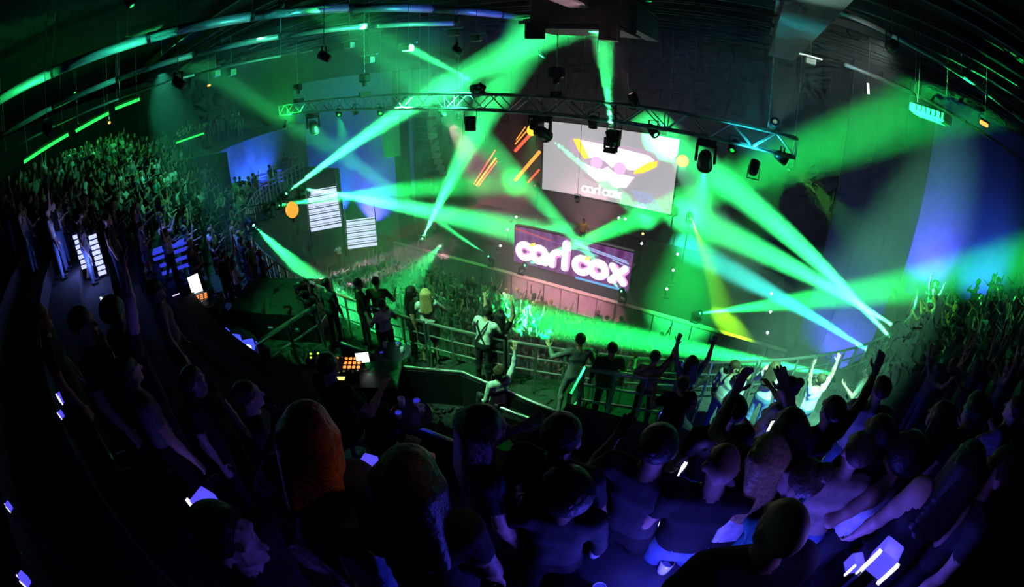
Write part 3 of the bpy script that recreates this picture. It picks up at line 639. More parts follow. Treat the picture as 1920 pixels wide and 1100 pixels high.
def letters(parent, m, x0, z0, s, y0, depth, wd=.32):
    """the rounded lower-case name, letter by letter: c a r l  c o x"""
    r = .5-wd/2; out = []
    G = [('c', .55, [arc(.5, .5, r, 45, 318)]), ('a', .98, [arc(.5, .5, r, 0, 360), [(.5+r, .55), (.5+r, wd/2)]]), ('r', .72, [arc(.5, .5, r, 95, 175, 10)+[(wd/2, wd/2)]]), ('l', .42, [[(wd/2, wd/2), (wd/2, 1.36)]]),
         ('c', .62, [arc(.5, .5, r, 45, 318)]), ('o', 1.0, [arc(.5, .5, r, 0, 360)]), ('x', .9, [[(wd/2, wd/2), (.9-wd/2, 1-wd/2)], [(wd/2, 1-wd/2), (.9-wd/2, wd/2)]])]
    x = 0; adv = [.78, 1.02, .66, .52, .80, 1.0, .9]
    for (ch, wch, st_), ad in zip(G, adv):
        b = MB()
        for k, pl in enumerate(st_): strip_mesh(b, [(x0+(x+p[0])*s, z0+p[1]*s) for p in pl], wd*s, y0+.002*k, y0+depth+.002*k)
        out.append(b.build('letter', m, parent)); x += ad
    return out
def flat(parent, name, poly, m, y, th=.01): return MB().prism(poly, y, y+th).build(name, m, parent)
wht = emat('screen_white', (1, .88, 1), 2.2); org = emat('screen_orange', (1, .62, .05), 2.2); pnk = emat('screen_pink', (.85, .5, .85), 1.7); lil = emat('screen_lilac', (.8, .58, .74), 1.05)
W, Hh = sw, shh
def sp(u, v): return (-W/2+u*W, Hh*(1-v))   # screen coordinates 0..1 from the top left
flat(scr, 'emblem_halo', [sp(*q) for q in ((.22, .19), (.84, .22), (.88, .36), (.72, .60), (.68, .74), (.56, .80), (.50, .74), (.42, .78), (.33, .72), (.30, .56), (.2, .3))], lil, .0, .008)
flat(scr, 'emblem_wing', [sp(*q) for q in ((.27, .21), (.53, .24), (.80, .28), (.84, .33), (.74, .50), (.66, .52), (.60, .46), (.54, .53), (.49, .46), (.42, .42), (.36, .45), (.31, .36))], wht, .012, .01)
flat(scr, 'emblem_tip', [sp(*q) for q in ((.235, .21), (.285, .20), (.365, .44), (.33, .47), (.28, .36))], org, .024, .01)
flat(scr, 'emblem_tip', [sp(*q) for q in ((.80, .37), (.865, .33), (.86, .41), (.77, .52), (.70, .56), (.71, .51))], org, .024, .01)
for u, v in ((.425, .49), (.60, .52)): flat(scr, 'emblem_disc', [sp(u+.045*math.cos(t*math.pi/10), v+.085*math.sin(t*math.pi/10)) for t in range(20)], pnk, .036, .01)
flat(scr, 'emblem_base', [sp(*q) for q in ((.34, .54), (.47, .57), (.51, .52), (.56, .58), (.71, .60), (.66, .76), (.58, .79), (.51, .71), (.44, .75), (.37, .67))], wht, .024, .01)
letters(scr, lil, -W/2+.315*W, Hh*.055, .50, .012, .008, .36); letters(scr, wht, -W/2+.32*W, Hh*.062, .49, .024, .01, .26)
blu = emat('screen_blue', (.45, .55, 1), 1.2)
for i in range(5): flat(scr, 'light_streak', [sp(.70+i*.03, .78), sp(.715+i*.03, .78), sp(.80+i*.035, .985), sp(.785+i*.035, .985)], blu, .004, .004)
rd = [emat('led_red', (1, .09, .04), 2.6), emat('led_orange', (1, .28, .04), 2.6)]
for k, (a, b, wd) in enumerate((((889, 345), (929, 281), .05), ((893, 347), (930, 296), .07), ((897, 349), (932, 302), .05), ((966, 270), (996, 236), .05), ((966, 283), (1000, 246), .12), ((966, 338), (1012, 284), .13), ((990, 342), (1011, 318), .07), ((968, 262), (985, 238), .04))):
    A, B = Vector(ony(*a, 27.4)), Vector(ony(*b, 27.4)); t = thing('led_tube', 'slanted %s LED tube on the back wall %s' % (['red', 'orange', 'red'][k % 3] if k % 2 == 0 else 'orange', ['leftmost of the left three', 'middle of the left three', 'rightmost of the left three', 'thin, top left by the screen', 'thick, top by the screen', 'thickest, halfway down by the screen', 'short, lowest by the screen', 'thinnest, highest by the screen'][k]), 'led tube', A)
    MB().tube((0, 0, 0), B-A, wd, n=8).build('tube', rd[k % 2], t); MB().tube(Vector((0, .15, 0)), B-A+Vector((0, .15, 0)), wd*.8, n=6).build('backing', blackmetal, t)
    for f_ in (.2, .8): MB().tube((B-A)*f_+Vector((0, .1, 0)), (B-A)*f_+Vector((0, 1.56, 0)), .02, n=5).build('wall_bracket', blackmetal, t)
la = thing('line_array', 'curved line array of loudspeakers hung left of the stage', 'loudspeaker', ony(797, 222, 17.5))
cabm = MB(); cabm.add([(-.45, -.35, 0), (.45, -.35, 0), (.45, .35, .05), (-.45, .35, .05), (-.45, -.35, .34), (.45, -.35, .34), (.45, .35, .29), (-.45, .35, .29)], [(3, 2, 1, 0), (4, 5, 6, 7), (0, 1, 5, 4), (1, 2, 6, 5), (2, 3, 7, 6), (3, 0, 4, 7)]); cab = cabm.mesh('cabinet', mat('speaker_grey', (.10, .10, .10), .6, noise=.2)); gr = MB().box((0, -.36, .17), (.8, .02, .27)).mesh('grille', blackmetal)
yy = 0
for i in range(9):
    o = link('cabinet', cab, la, (0, .012*i*i, -.38-.36*i), (math.radians(-2.2*i), 0, 0)); link('grille', gr, o)
MB().box((0, 0, .02), (.9, .7, .1)).build('fly_frame', blackmetal, la)
for x in (-.3, .3): MB().tube((x, 0, .05), (x, 0, 16.3-la.location.z), .015, n=5).build('chain', steel, la)
bpos = ony(732, 220, 18); bn = thing('banner', 'pale hanging fabric banner lit green left of the loudspeakers', 'banner', (bpos[0], 18, 7.35)); bn.rotation_euler = (0, 0, .7)
for i in range(7): MB().box((-.42+.14*i, .03*(i % 2), 1.1), (.135, .02, 2.3)).build('fabric_fold', mat('pale_fabric', (.6, .6, .58), .9, noise=.1, scale=6), bn)
MB().tube((-.55, 0, 2.28), (.55, 0, 2.28), .03, n=8).build('batten', steel, bn)
for x in (-.45, .45): MB().tube((x, 0, 2.3), (x, 0, 16.3-7.35), .012, n=5).build('drop_rod', steel, bn)

# ================================================================== name panel and booth on the stage
PY = 20.5
dj = thing('dj_booth', 'performer booth fronted by a wide lit name panel', 'booth', (-8.3, PY, 1.3)); PW, PH = 6.9, 2.15
pmx = bpy.data.materials.new('led_wall_image'); pmx.use_nodes = True; nt = pmx.node_tree; bs = nt.nodes['Principled BSDF']; bs.inputs['Base Color'].default_value = (.01, .01, .01, 1)
tc = nt.nodes.new('ShaderNodeTexCoord'); wv = nt.nodes.new('ShaderNodeTexWave'); wv.inputs['Scale'].default_value = .35; wv.inputs['Distortion'].default_value = 6; wv.inputs['Detail'].default_value = 2; nt.links.new(tc.outputs['Object'], wv.inputs['Vector'])
cr = nt.nodes.new('ShaderNodeValToRGB'); e = cr.color_ramp.elements; e[0].color = (.05, .01, .07, 1); e[1].color = (.10, .02, .10, 1); q = e.new(.55); q.color = (.14, .03, .12, 1); q = e.new(.8); q.color = (.06, .05, .16, 1)
nt.links.new(wv.outputs['Fac'], cr.inputs['Fac']); nt.links.new(cr.outputs['Color'], bs.inputs['Emission Color']); bs.inputs['Emission Strength'].default_value = 2.2
lp = MB().box((0, .05, PH/2), (PW, .1, PH)).build('led_panel', pmx, dj)
lw = emat('letter_white', (1, .95, 1), 4.0); lg = emat('letter_glow', (.85, .3, .75), 1.5)
letters(dj, lg, -3.36, .19, 1.19, .0, .03, .40); letters(dj, lw, -3.30, .23, 1.165, .035, .04, .30)
for x, z in ((-2.25, 1.32), (1.05, 1.30)): flat(dj, 'accent', [(x-.2, z-.16), (x+.12, z-.02), (x+.22, z+.18), (x-.1, z+.04)], org, .08, .01)
for i, (c_, zz, x0, x1, dz) in enumerate(((blu, 1.95, .2, 3.2, -.35), (blu, 1.80, .6, 3.3, -.3), (emat('streak_red', (.9, .12, .1), .9), 2.0, -3.4, -1.2, -.25), (emat('streak_violet', (.3, .12, .5), .9), 1.85, -3.0, -.2, -.2), (emat('streak_cyan', (.2, .8, .9), .9), 1.62, -.1, 1.6, -.1), (blu, 1.5, 2.4, 3.4, -.2))):
    flat(dj, 'light_streak', [(x0, zz), (x1, zz+dz), (x1, zz+dz+.07), (x0, zz+.07)], c_, .008, .006)
MB().box((1.9, -.03, -.0), (2.9, .08, .09)).build('footlight', emat('foot_cyan', (.15, .55, 1.0), 1.1), dj)
MB().box((0, .75, .98), (PW-.2, 1.2, .08)).build('table_top', woodm, dj)
for x in (-3.1, 3.1):
    for y in (.3, 1.25): MB().box((x, y, .47), (.08, .08, .94)).build('leg', blackmetal, dj)
MB().box((0, .18, 2.2), (PW, .3, .06)).build('panel_cap', blackmetal, dj)
for k, (x, w_, c_, nm) in enumerate(((-.6, .7, (1, .4, .05), 'amber lit mixer in the middle of the booth table'), (.35, .8, (.8, .85, .8), 'white lit turntable deck on the booth table'), (-1.7, .8, (.9, .12, .1), 'red lit turntable deck on the booth table'), (1.4, .6, (.3, .9, .55), 'green lit effects unit on the booth table'))):
    t = thing('audio_deck', nm, 'audio deck', (-8.3+x, PY+.95, 2.32)); MB().bbox((0, 0, .06), (w_, .5, .12), .02).build('body', plastic, t); MB().box((0, -.02, .13), (w_*.9, .42, .02)).build('display', emat('deck_%d' % k, c_, .8), t)
    for j in range(4): MB().lathe([(.03, 0), (.03, .03), (.01, .035)], n=8).build('knob', steel, t, (-w_*.35+j*w_*.23, -.2, .14))
lt = thing('laptop', 'open laptop glowing pale at the left of the booth table', 'laptop', (-10.6, PY+.9, 2.32)); MB().box((0, 0, .02), (.4, .28, .03)).build('keyboard', plastic, lt); o = MB().box((0, .15, .17), (.4, .02, .27)).build('lid', plastic, lt); MB().box((0, .135, .17), (.36, .012, .23)).build('screen', emat('laptop_screen', (.5, .8, .8), .9), lt)
# riser for the performer, microphone stand lamps and small bulbs on the stage
rs = thing('stage_riser', 'low black riser behind the booth', 'riser', (-8.3, 22.9, 1.3)); MB().bbox((0, 0, .45), (6.4, 1.6, .9), .03).build('deck', carpet, rs); MB().box((0, -.82, .45), (6.2, .04, .7)).build('fascia', blackmetal, rs)
bm_ = {'w': emat('bulb_white', (.75, 1, .95), 5.0), 'y': emat('bulb_yellow', (1, .75, .15), 3.0)}
for k, (px, py, y, c_) in enumerate(((1270, 478, 23, 'w'), (1262, 508, 22.5, 'w'), (1250, 543, 21, 'w'), (968, 408, 23, 'w'), (952, 432, 23, 'w'), (1205, 440, 22, 'y'), (1203, 458, 21.8, 'w'), (1160, 410, 24, 'w'), (1172, 412, 24, 'w'), (938, 462, 21, 'w'), (1446, 552, 21, 'w'), (1444, 586, 20.5, 'w'), (1437, 630, 20, 'w'))):
    p = ony(px, py, y); z0 = 1.3 if p[0] < 4 else 0.0
    t = thing('bulb_stand', '%s bulb on a thin stage stand, %s' % ('white' if c_ == 'w' else 'yellow', ['upper of three right of the booth', 'middle of three right of the booth', 'lowest of three right of the booth', 'high at the left of the booth', 'lower at the left of the booth', 'over the end of the name panel', 'under the yellow bulb', 'left of a pair behind the booth', 'right of a pair behind the booth', 'low at the left of the booth', 'top of three at the right wing', 'middle of three at the right wing', 'lowest of three at the right wing'][k]), 'lamp', (p[0], p[1], z0))
    h = max(.1, p[2]-z0); MB().tube((0, 0, .02), (0, 0, h), .015, n=5).build('pole', blackmetal, t); MB().lathe([(.2, 0), (.2, .02), (.03, .04)], n=10).build('base', blackmetal, t); MB().lathe([(.02, -.07), (.065, -.03), (.07, .02), (.03, .07)], n=10).build('bulb', bm_[c_], t, (0, 0, h+.05), True)

# lit stairs left of the stage, globe, round sign
stp = emat('lit_tread', (.66, .76, 1.0), 1.3); stm = MB().box((0, 0, .14), (1.9, .30, .26)).mesh('tread', stp); edg = MB().box((0, -.16, .255), (1.95, .03, .05)).mesh('edge_strip', blackmetal)
def stairs(p, n, rz, label, dx=.34, dz=.28):
    t = thing('lit_stairs', label, 'stairs', p, rz)
    for i in range(n):
        o = link('tread', stm, t, (0, i*dx, i*dz)); link('edge_strip', edg, o, (0, 0, 0))
    for x in (-1.0, 1.0):
        MB().prism([(0, -.1), (n*dx, n*dz-.1), (n*dx, n*dz+.2), (0, .2)], x-.03, x+.03, (0, 0, 0), (0, 1, 0), (0, 0, 1), (1, 0, 0)).build('stringer', blackmetal, t)
        MB().tube((x, 0, 1.0), (x, n*dx, n*dz+1.0), .025, n=6).build('handrail', steel, t)
        MB().tube((x, .1, 0), (x, .1, -p[2]), .05, n=6).build('support', blackmetal, t); MB().tube((x, n*dx-.1, n*dz-.2), (x, n*dx-.1, -p[2]), .05, n=6).build('support', blackmetal, t)
        for i in (0, n//2, n-1): MB().tube((x, i*dx+.1, i*dz), (x, i*dx+.1, i*dz+1.08), .018, n=5).build('post', steel, t)
    return t
P_ = ony(680, 462, 17.0); stairs((P_[0], P_[1], P_[2]), 5, math.radians(48), 'short flight of glowing white steps nearest the stage')
P_ = ony(612, 428, 14.6); stairs((P_[0], P_[1], P_[2]), 7, math.radians(55), 'longer flight of glowing white steps below the left balcony')
ds = thing('round_sign', 'round teal sign with a plain bar on the blue wall', 'sign', ony(628, 335, 21.97)); ds.rotation_euler = (math.pi/2, 0, 0)
MB().lathe([(.52, 0), (.52, .06), (.42, .08)], n=28).build('face', emat('sign_teal', (.03, .22, .25), .8), ds)
rg = MB(); strip_mesh(rg, arc(0, 0, .48, 0, 360, 30), .05, 0, .02); o = rg.build('rim', emat('sign_rim', (.15, .75, .65), .7), ds, (0, 0, .09)); o.rotation_euler = (-math.pi/2, 0, 0)
MB().box((0, 0, .1), (.5, .14, .03)).build('bar', emat('sign_bar', (.15, .75, .65), .6), ds, None)
og = thing('globe_lamp', 'orange globe lamp on the left balcony rail', 'lamp', rail_at(546, 383)); MB().lathe([(.04, .12), (.1, .16), (.155, .24), (.17, .32), (.155, .40), (.1, .48), (.04, .52)], n=20).build('globe', emat('globe_orange', (1, .30, .03), 1.5), og, None, True); MB().tube((0, 0, 0), (0, 0, .15), .04, n=8).build('stem', blackmetal, og)

# ================================================================== railings round the mezzanine
rm = steel
def railing(a0, a1, e, z, label, h=1.1, n=3, m=None, nr=3):
    t = thing('railing', label, 'railing', epos(e, (a0+a1)/2, z)); o = Vector(t.location); m = m or rm
    pts = [Vector(epos(e, a0+(a1-a0)*i/n, z))-o for i in range(n+1)]
    for k in range(nr):
        zz = h*(1-k/nr*.8); b = MB(); b.path([p+Vector((0, 0, zz)) for p in pts], .032 if k == 0 else .018, 8); b.build('rail', m, t)
    for p in pts: MB().tube(p, p+Vector((0, 0, h)), .025, n=8).build('post', m, t)
    return t
names = []
for i, a in enumerate(range(196, 346, 6)):
    side = 'left' if a < 250 else ('middle' if a < 300 else 'right')
    k = (i if a < 250 else (i-9 if a < 300 else i-18))+1
    cnt = ['first', 'second', 'third', 'fourth', 'fifth', 'sixth', 'seventh', 'eighth', 'ninth', 'tenth', 'eleventh', 'twelfth'][max(0, min(11, k-1))]
    railing(a+.15, a+5.85, 1.035, 6.2, 'steel guard rail on the %s mezzanine edge, %s length from its %s end' % (side, cnt, 'stage' if side == 'left' else 'left'))
# the gate rail by the dancers and the near parapets, seen closer
def straight_rail(p0, p1, z0, h, label, nr=3, npost=3, r=.04, m=None):
    a, b = Vector((p0[0], p0[1], z0)), Vector((p1[0], p1[1], z0)); t = thing('hand_rail', label, 'railing', a); d = b-a; m = m or rm
    for k in range(nr): MB().tube((0, 0, h*(1-k/nr*.85)), d+Vector((0, 0, h*(1-k/nr*.85))), r if k == 0 else r*.55, n=8).build('rail', m, t)
    for i in range(npost): q = d*(i/(npost-1)); MB().tube(q, q+Vector((0, 0, h)), r*.8, n=8).build('post', m, t)
    return t
straight_rail(onz(1095, 690, 7.45), onz(1268, 716, 7.45), 6.2, 1.25, 'heavy steel gate rail right of the green lit dancer', 3, 4, .045)
straight_rail(onz(1095, 690, 7.45), onz(1060, 800, 6.75), 6.2, 1.25, 'short steel rail returning from the gate towards the seats', 2, 2, .045)
straight_rail(onz(482, 644, 7.3), onz(592, 574, 7.3), 6.2, 1.1, 'green lit hand rail beside the control desk', 2, 3, .06)
straight_rail(onz(1238, 765, 7.4), onz(1330, 700, 7.4), 6.2, 1.1, 'slanting hand rail behind the black shirted man', 2, 3, .03)
straight_rail(onz(1345, 775, 7.3), onz(1400, 845, 7.3), 6.2, 1.0, 'blue lit hand rail among the dancers', 2, 2, .05)
straight_rail(onz(1530, 985, 8.6), onz(1640, 930, 8.6), 8.0, .95, 'dark hand rail in front of the blue lit lounge', 2, 3, .03, blackmetal)
def parapet(pts, z, h, th, label, trim=.03):
    t = thing('parapet', label, 'parapet', (pts[0][0], pts[0][1], z-h)); o = Vector(t.location)
    for i in range(len(pts)-1):
        a, b = Vector((*pts[i][:2], z-h))-o, Vector((*pts[i+1][:2], z-h))-o; d = b-a; rz = math.atan2(d.y, d.x)
        MB().box((a+b)/2+Vector((0, 0, h/2)), (d.length, th, h), rz).build('panel', black, t); MB().tube(a+Vector((0, 0, h+trim)), b+Vector((0, 0, h+trim)), trim, n=8).build('capping_rail', rm, t)
    return t
parapet([onz(*q, 8.55) for q in ((680, 772), (800, 812), (1005, 888))], 8.55, 1.0, .08, 'dark parapet with a thin steel capping in front of the seats')
parapet([onz(*q, 6.95) for q in ((640, 645), (760, 690), (868, 700), (1052, 778))], 6.95, .75, .12, 'low dark partition behind the dancing couple', .03)
parapet([onz(*q, 6.9) for q in ((903, 738), (1046, 791))], 6.72, .5, .3, 'bench edge with a pale steel trim below the couple', .03)
parapet([onz(*q, 7.9) for q in ((910, 1035), (968, 1056))], 9.4, .6, .08, 'stub of pale rail at the bottom between the seats', .02)
gw = struct(MB().box((-0.55, 4.55, 6.95), (2.2, .12, 1.5), .12).build('wall_gate', wallgrey), 'dark grey low wall below the gate rail')

# ================================================================== control desks on the mezzanine
def desk(px, py, zt, wd, dp, rz, label):
    p = onz(px, py, zt); z0 = floor_z(p[0], p[1]); t = thing('control_desk', label, 'desk', (p[0], p[1], z0), rz); h = zt-z0
    MB().bbox((0, 0, h-.05), (wd, dp, .1), .02).build('top', plastic, t); MB().box((0, -dp*.45, h/2-.05), (wd*.96, .04, h-.1)).build('front_panel', black, t)
    for x in (-wd*.46, wd*.46): MB().box((x, 0, h/2-.05), (.05, dp*.9, h-.1)).build('side_panel', black, t)
    return t, p
def console(p, rz, label, glow, n=10, w_=.9, d_=.55, es=1.0):
    t = thing('mixing_console', label, 'mixing console', p, rz); b = MB(); b.prism([(-d_/2, 0), (d_/2, 0), (d_/2, .2), (-d_/2, .06)], -w_/2, w_/2, (0, 0, 0), (0, 1, 0), (0, 0, 1), (1, 0, 0)); b.build('body', plastic, t)
    s_ = .14/d_
    fm = MB().box((0, 0, 0), (.03, .05, .03)).mesh('fader', steel); km = emat('key_glow_%02d%02d%02d' % tuple(int(c*99) for c in glow), glow, es); kk = MB().box((0, 0, 0), (w_/n*.62, .05, .02)).mesh('lit_key', km)
    for i in range(n):
        x = -w_/2+w_*(i+.5)/n; link('fader', fm, t, (x, -d_*.25+.03*(i % 3), .13-d_*.25*s_+.0+.02))
        for j in range(3): y = .0+j*.09; link('lit_key', kk, t, (x, y, .135+y*s_))
    return t
def monitor(p, rz, w_, h_, col, es, label, tilt=-8):
    t = thing('monitor', label, 'monitor', p, rz); MB().lathe([(.12, 0), (.12, .015), (.02, .03), (.02, .14)], n=12).build('stand', plastic, t)
    o = MB().bbox((0, 0, h_/2), (w_+.03, .035, h_+.03), .01).build('bezel', plastic, t, (0, 0, .12)); MB().box((0, -.02, h_/2), (w_, .012, h_)).build('display', emat('display_%02d_%02d' % (int(col[0]*99), int(es*10)), col, es), o); o.rotation_euler = (math.radians(tilt), 0, 0)
    return t
F1 = math.radians(35)
d1, q1 = desk(352, 585, 7.15, 2.2, .9, F1+.25, 'black sound desk on the left among the crowd')
qc = onz(356, 570, 7.25); console((qc[0], qc[1], 7.15), F1+.6, 'mixing console with glowing orange keys on the sound desk', (1, .20, .03), 9, 1.15, .7, 1.8)
qm = onz(374, 552, 7.2); qm = onz(373, 556, 7.2); monitor((qm[0], qm[1], 7.15), F1+.9, .34, .55, (1, 1, 1), 1.8, 'upright white screen behind the orange console')
qv = onz(335, 590, 7.15); monitor((q1[0]-.75, q1[1]-.05, 7.15), F1+.7, .3, .18, (.8, .6, 1), 1.2, 'small lilac screen at the end of the sound desk', -40)
d2, q2 = desk(452, 640, 7.15, 1.6, .6, F1-.6, 'narrow black desk carrying blue lit rack units')
bl = emat('blue_rack_light', (.05, .08, 1), 1.3); bw2 = emat('blue_white_light', (.65, .75, 1), 1.6)
for k, (px, py, s_) in enumerate(((425, 625, .16), (443, 640, .2), (467, 652, .22))):
    p = onz(px, py, 7.2); t = thing('rack_lamp', ['small', 'middle', 'largest'][k]+' blue and white rack lamp on the narrow desk', 'lamp', (p[0], p[1], 7.15), .5*k); MB().bbox((0, 0, s_*.5), (s_*1.2, s_*.8, s_), .02).build('housing', bl, t); MB().lathe([(s_*.38, 0), (s_*.3, .04), (.02, .05)], n=12).build('lens', bw2, t, (0, -s_*.4, s_*.5)).rotation_euler = (math.pi/2, 0, 0)
d3, q3 = desk(655, 700, 7.1, 1.9, .8, F1, 'black lighting desk in front of the green lit floor')
console((q3[0]-.1, q3[1]-.05, 7.1), F1, 'lighting console with orange and green keys', (1, .28, .05), 8, .7, .45, 1.8)
monitor((q3[0]+.1, q3[1]+.3, 7.1), F1+.2, .24, .2, (1, 1, .98), 2.0, 'small bright white screen above the lighting console')
p = onz(590, 671, 7.15); t = thing('led_meter', 'panel of four green yellow lights left of the lighting console', 'meter', (p[0], p[1], 7.1), F1); MB().bbox((0, 0, .05), (.34, .26, .1), .02).build('box', plastic, t)
for x, y in ((-.09, .06), (.06, .08), (-.05, -.06), (.1, -.05)): MB().lathe([(.022, .1), (.022, .115), (.005, .12)], n=8).build('led', emat('led_lime', (.45, 1, .03), 2.0), t, (x, y, 0))
p = onz(640, 712, 7.12); t = thing('led_meter', 'glowing orange and lime touch pad beside the lighting console', 'meter', (p[0], p[1], 7.1), F1); MB().bbox((0, 0, .03), (.2, .16, .06), .01).build('box', plastic, t); MB().box((0, 0, .065), (.15, .1, .01)).build('pad', emat('pad_lime', (.9, .8, .15), 1.6), t)
rk = thing('equipment_case', 'big black equipment case sloping beside the control area', 'case', (*onz(520, 545, 7.2)[:2], 6.2), F1-.1)
MB().prism([(-.7, 0), (.7, 0), (.7, 1.0), (-.7, .75)], -1.3, 1.3, (0, 0, 0), (0, 1, 0), (0, 0, 1), (1, 0, 0)).build('body', black, rk)
for x in (-1.3, 1.3): MB().box((x, 0, .4), (.05, 1.42, .05)).build('corner_strip', alu, rk)
for x in (-.8, 0, .8): MB().bbox((x, -.73, .35), (.16, .05, .1), .02).build('latch', steel, rk)
# pink laser projectors at the control area aiming at the stage
for k, (px, py, tx, ty) in enumerate(((563, 527, 770, 468), (580, 556, 800, 480))):
    zl = 7.35-.35*k; p = onz(px, py, zl+.45); mv = mover((p[0], p[1], zl), atd(tx, ty, 22), 'small projector with a pink beam, %s of the pair by the control area' % ['farther', 'nearer'][k], PINK, 60000, 4, 14, scale=.75, blend=.6); MB().tube((0, 0, (6.2-zl)/.75), (0, 0, 0), .05, n=8).build('stand', blackmetal, mv)
p = ony(1013, 345, 26.2); mv = mover((p[0]-.1, 26.0, p[2]-.46), atd(850, 402, 26), 'red stage lamp at the left edge of the screen', (1, .12, .2), 60000, 6, 6)
MB().tube((0, 0, 1.3-mv.location.z), (0, 0, 0), .04, n=8).build('stand', blackmetal, mv)
p = ony(1294, 404, 26.0); mv = mover((p[0], 26.0, p[2]-.46), ony(1355, 575, 21), 'yellow green fan lamp at the lower right corner of the screen', (.3, 1.0, .02), 110000, 15, 6)
MB().tube((0, 0, 1.3-mv.location.z), (0, 0, 0), .04, n=8).build('stand', blackmetal, mv)

# ================================================================== the crowd
UPL, UPR = ((-.45, .1, .9), (-.12, .1, 1)), ((.45, .1, .9), (.12, .15, 1))
WIDEL, WIDER = ((-.9, .1, .45), (-.5, .1, 1)), ((.9, .1, .45), (.5, .1, 1))
BENTL, BENTR = ((-.45, .25, -.8), (.1, .9, .35)), ((.45, .25, -.8), (-.1, .9, .35))
PHL, PHR = ((-.35, .75, -.1), (.45, .55, .8)), ((.35, .75, -.1), (-.45, .55, .8))
DNL, DNR = ((-.22, .02, -1), (-.05, .3, -1)), ((.22, .02, -1), (.05, .3, -1))
STL, STR = ((-.1, .3, -1), (-.05, -.1, -1)), ((.12, -.2, -1), (.05, -.45, -1))
POSES = {'arms down': pose(), 'both arms raised': pose(armL=UPL, armR=UPR, female=True, hair='long', curl=.15), 'one arm raised': pose(armR=UPR, armL=BENTL, curl=.2), 'clapping': pose(armL=BENTL, armR=BENTR, lean=(4, 3)),
         'long loose hair': pose(female=True, hair='long', armL=DNL, armR=BENTR, size=.94), 'filming overhead': pose(armL=PHL, armR=PHR, size=.97), 'arms flung wide': pose(armL=WIDEL, armR=WIDER, lean=(-4, 0), curl=.1), 'dancing sideways': pose(female=True, hair='pony', armL=WIDEL, armR=BENTR, legL=STL, legR=STR, lean=(3, 6), skirt=True, size=.95)}
PN = list(POSES)
LOW = {k: person_mesh('person_body', p, .024, False) for k, p in POSES.items()}
def visible_floor(x, y, zt):
    """does the sight line to a head on the dance floor clear the mezzanine edge and its rail"""
    P = np.array([x, y, zt]); 
    for t in np.linspace(.15, .98, 60):
        q = CAM+(P-CAM)*t
        if ell(q[0], q[1]) >= .985 and q[2] < 6.6: return False
    return True
cands = []
for gx in np.arange(-22.6, 7.2, .66):
    for gy in np.arange(7.6, 18.5, .66):
        x, y = gx+RNG.uniform(-.2, .2), gy+RNG.uniform(-.2, .2)
        if ell(x, y) > .965 or y > 17.3: continue
        if y > 15 and RNG.random() < .12: continue
        if visible_floor(x, y, 1.7): cands.append((x, y, 0.0, 'floor'))
for ti, (te, tz) in enumerate(TIERS):
    rows = (1.075, 1.14) if ti == 0 else ((te+(TIERS[ti+1][0] if ti+1 < len(TIERS) else te+.07))/2,)
    for e in rows:
        a = 196.0 if ti == 0 else D0+1
        while a < 347:
            t = math.radians(a); step = math.degrees(.62/math.hypot(EA*e*math.sin(t), EB*e*math.cos(t))); aa = a+RNG.uniform(-.2, .2)*step; a += step
            if 262 < aa < 312: continue
            x, y, z = epos(e+RNG.uniform(-.006, .006), aa, tz)
            side = 'left' if aa < 265 else 'right'
            cands.append((x, y, z, side))
for i in range(26): # upper gallery
    x, y, z = epos(RNG.uniform(1.40, 1.62), RNG.uniform(196, 217), 9.4); cands.append((x, y, z, 'gallery'))
STAIRS = [o for o in bpy.data.objects if o.name.startswith('lit_stairs')]
HEROES_AT = []
def px_of(c): return proj((c[0], c[1], c[2]+1.62))

# ================================================================== people near enough to be told apart
def hero(px, py, p, label, skin=0, top='black', pants='black', hair='black', look=None, turn=0.0, vox=.013, h=1.62, at=None, fine=True):
    x, y, z = at if at else stand(px, py, h*p['size'])
    f = facing(x, y, *(look or (-9, 22)))+math.radians(turn)
    me, hm = person_mesh('person_body', p, vox, True, .0065 if fine else None)
    o = place_person(me, hm, (x, y, z), f, skin, top, pants, hair, label); HEROES_AT.append((x, y, z)); return o
# the dancing group on the mezzanine
hero(612, 532, pose(sleeve='long', armL=DNL, armR=DNR), 'man in a dark suit standing at the control area by the green floor', 0, 'charcoal', 'black', 'black')
hero(672, 532, pose(hair='short', sleeve='long'), 'man in black leaning by the green lit floor, left of a seated woman', 1, 'black', 'black', 'black', turn=-30)
hero(705, 530, pose(hair='short', armR=BENTR), 'man with dark hair in a green tinted shirt behind the pale panel', 0, 'olive', 'black', 'brown', turn=20)
hero(716, 572, pose(female=True, hair='bun', armL=BENTL, armR=BENTR, size=.92), 'woman in a white top with pinned hair near the drinks table', 0, 'white', 'charcoal', 'black', turn=60)
hero(765, 548, pose(female=True, hair='long', armL=((-.3, .5, -.8), (-.2, .9, .2)), armR=DNR, lean=(6, 0)), 'woman in black reaching out beside the pale panel', 1, 'black', 'black', 'black', turn=-50)
hero(797, 552, pose(female=True, hair='long', skirt=True, armL=BENTL, armR=((.5, .3, -.6), (.3, .6, -.6))), 'blond woman in a bright top and dark flared skirt', 0, 'white', 'black', 'blond', turn=35)
sm_ = hero(905, 588, pose(sleeve='long', armL=((-.5, .5, -.7), (.6, .8, -.1)), armR=((.55, .55, -.6), (-.35, .9, .05)), lean=(8, 4), bulk=1.05), 'man in a pale shirt with crossed black braces hugging a woman', 0, 'white', 'black', 'black', turn=-18)
bs_ = MB(); bs2 = MB()
for b, s_ in ((bs_, 1), (bs2, -1)): b.path([(s_*.12, -.105, 1.0), (s_*.03, -.113, 1.18), (-s_*.09, -.075, 1.40), (-s_*.11, .03, 1.46)], .016, 6)
for b in (bs_, bs2): b.build('brace', cloth('black'), sm_)
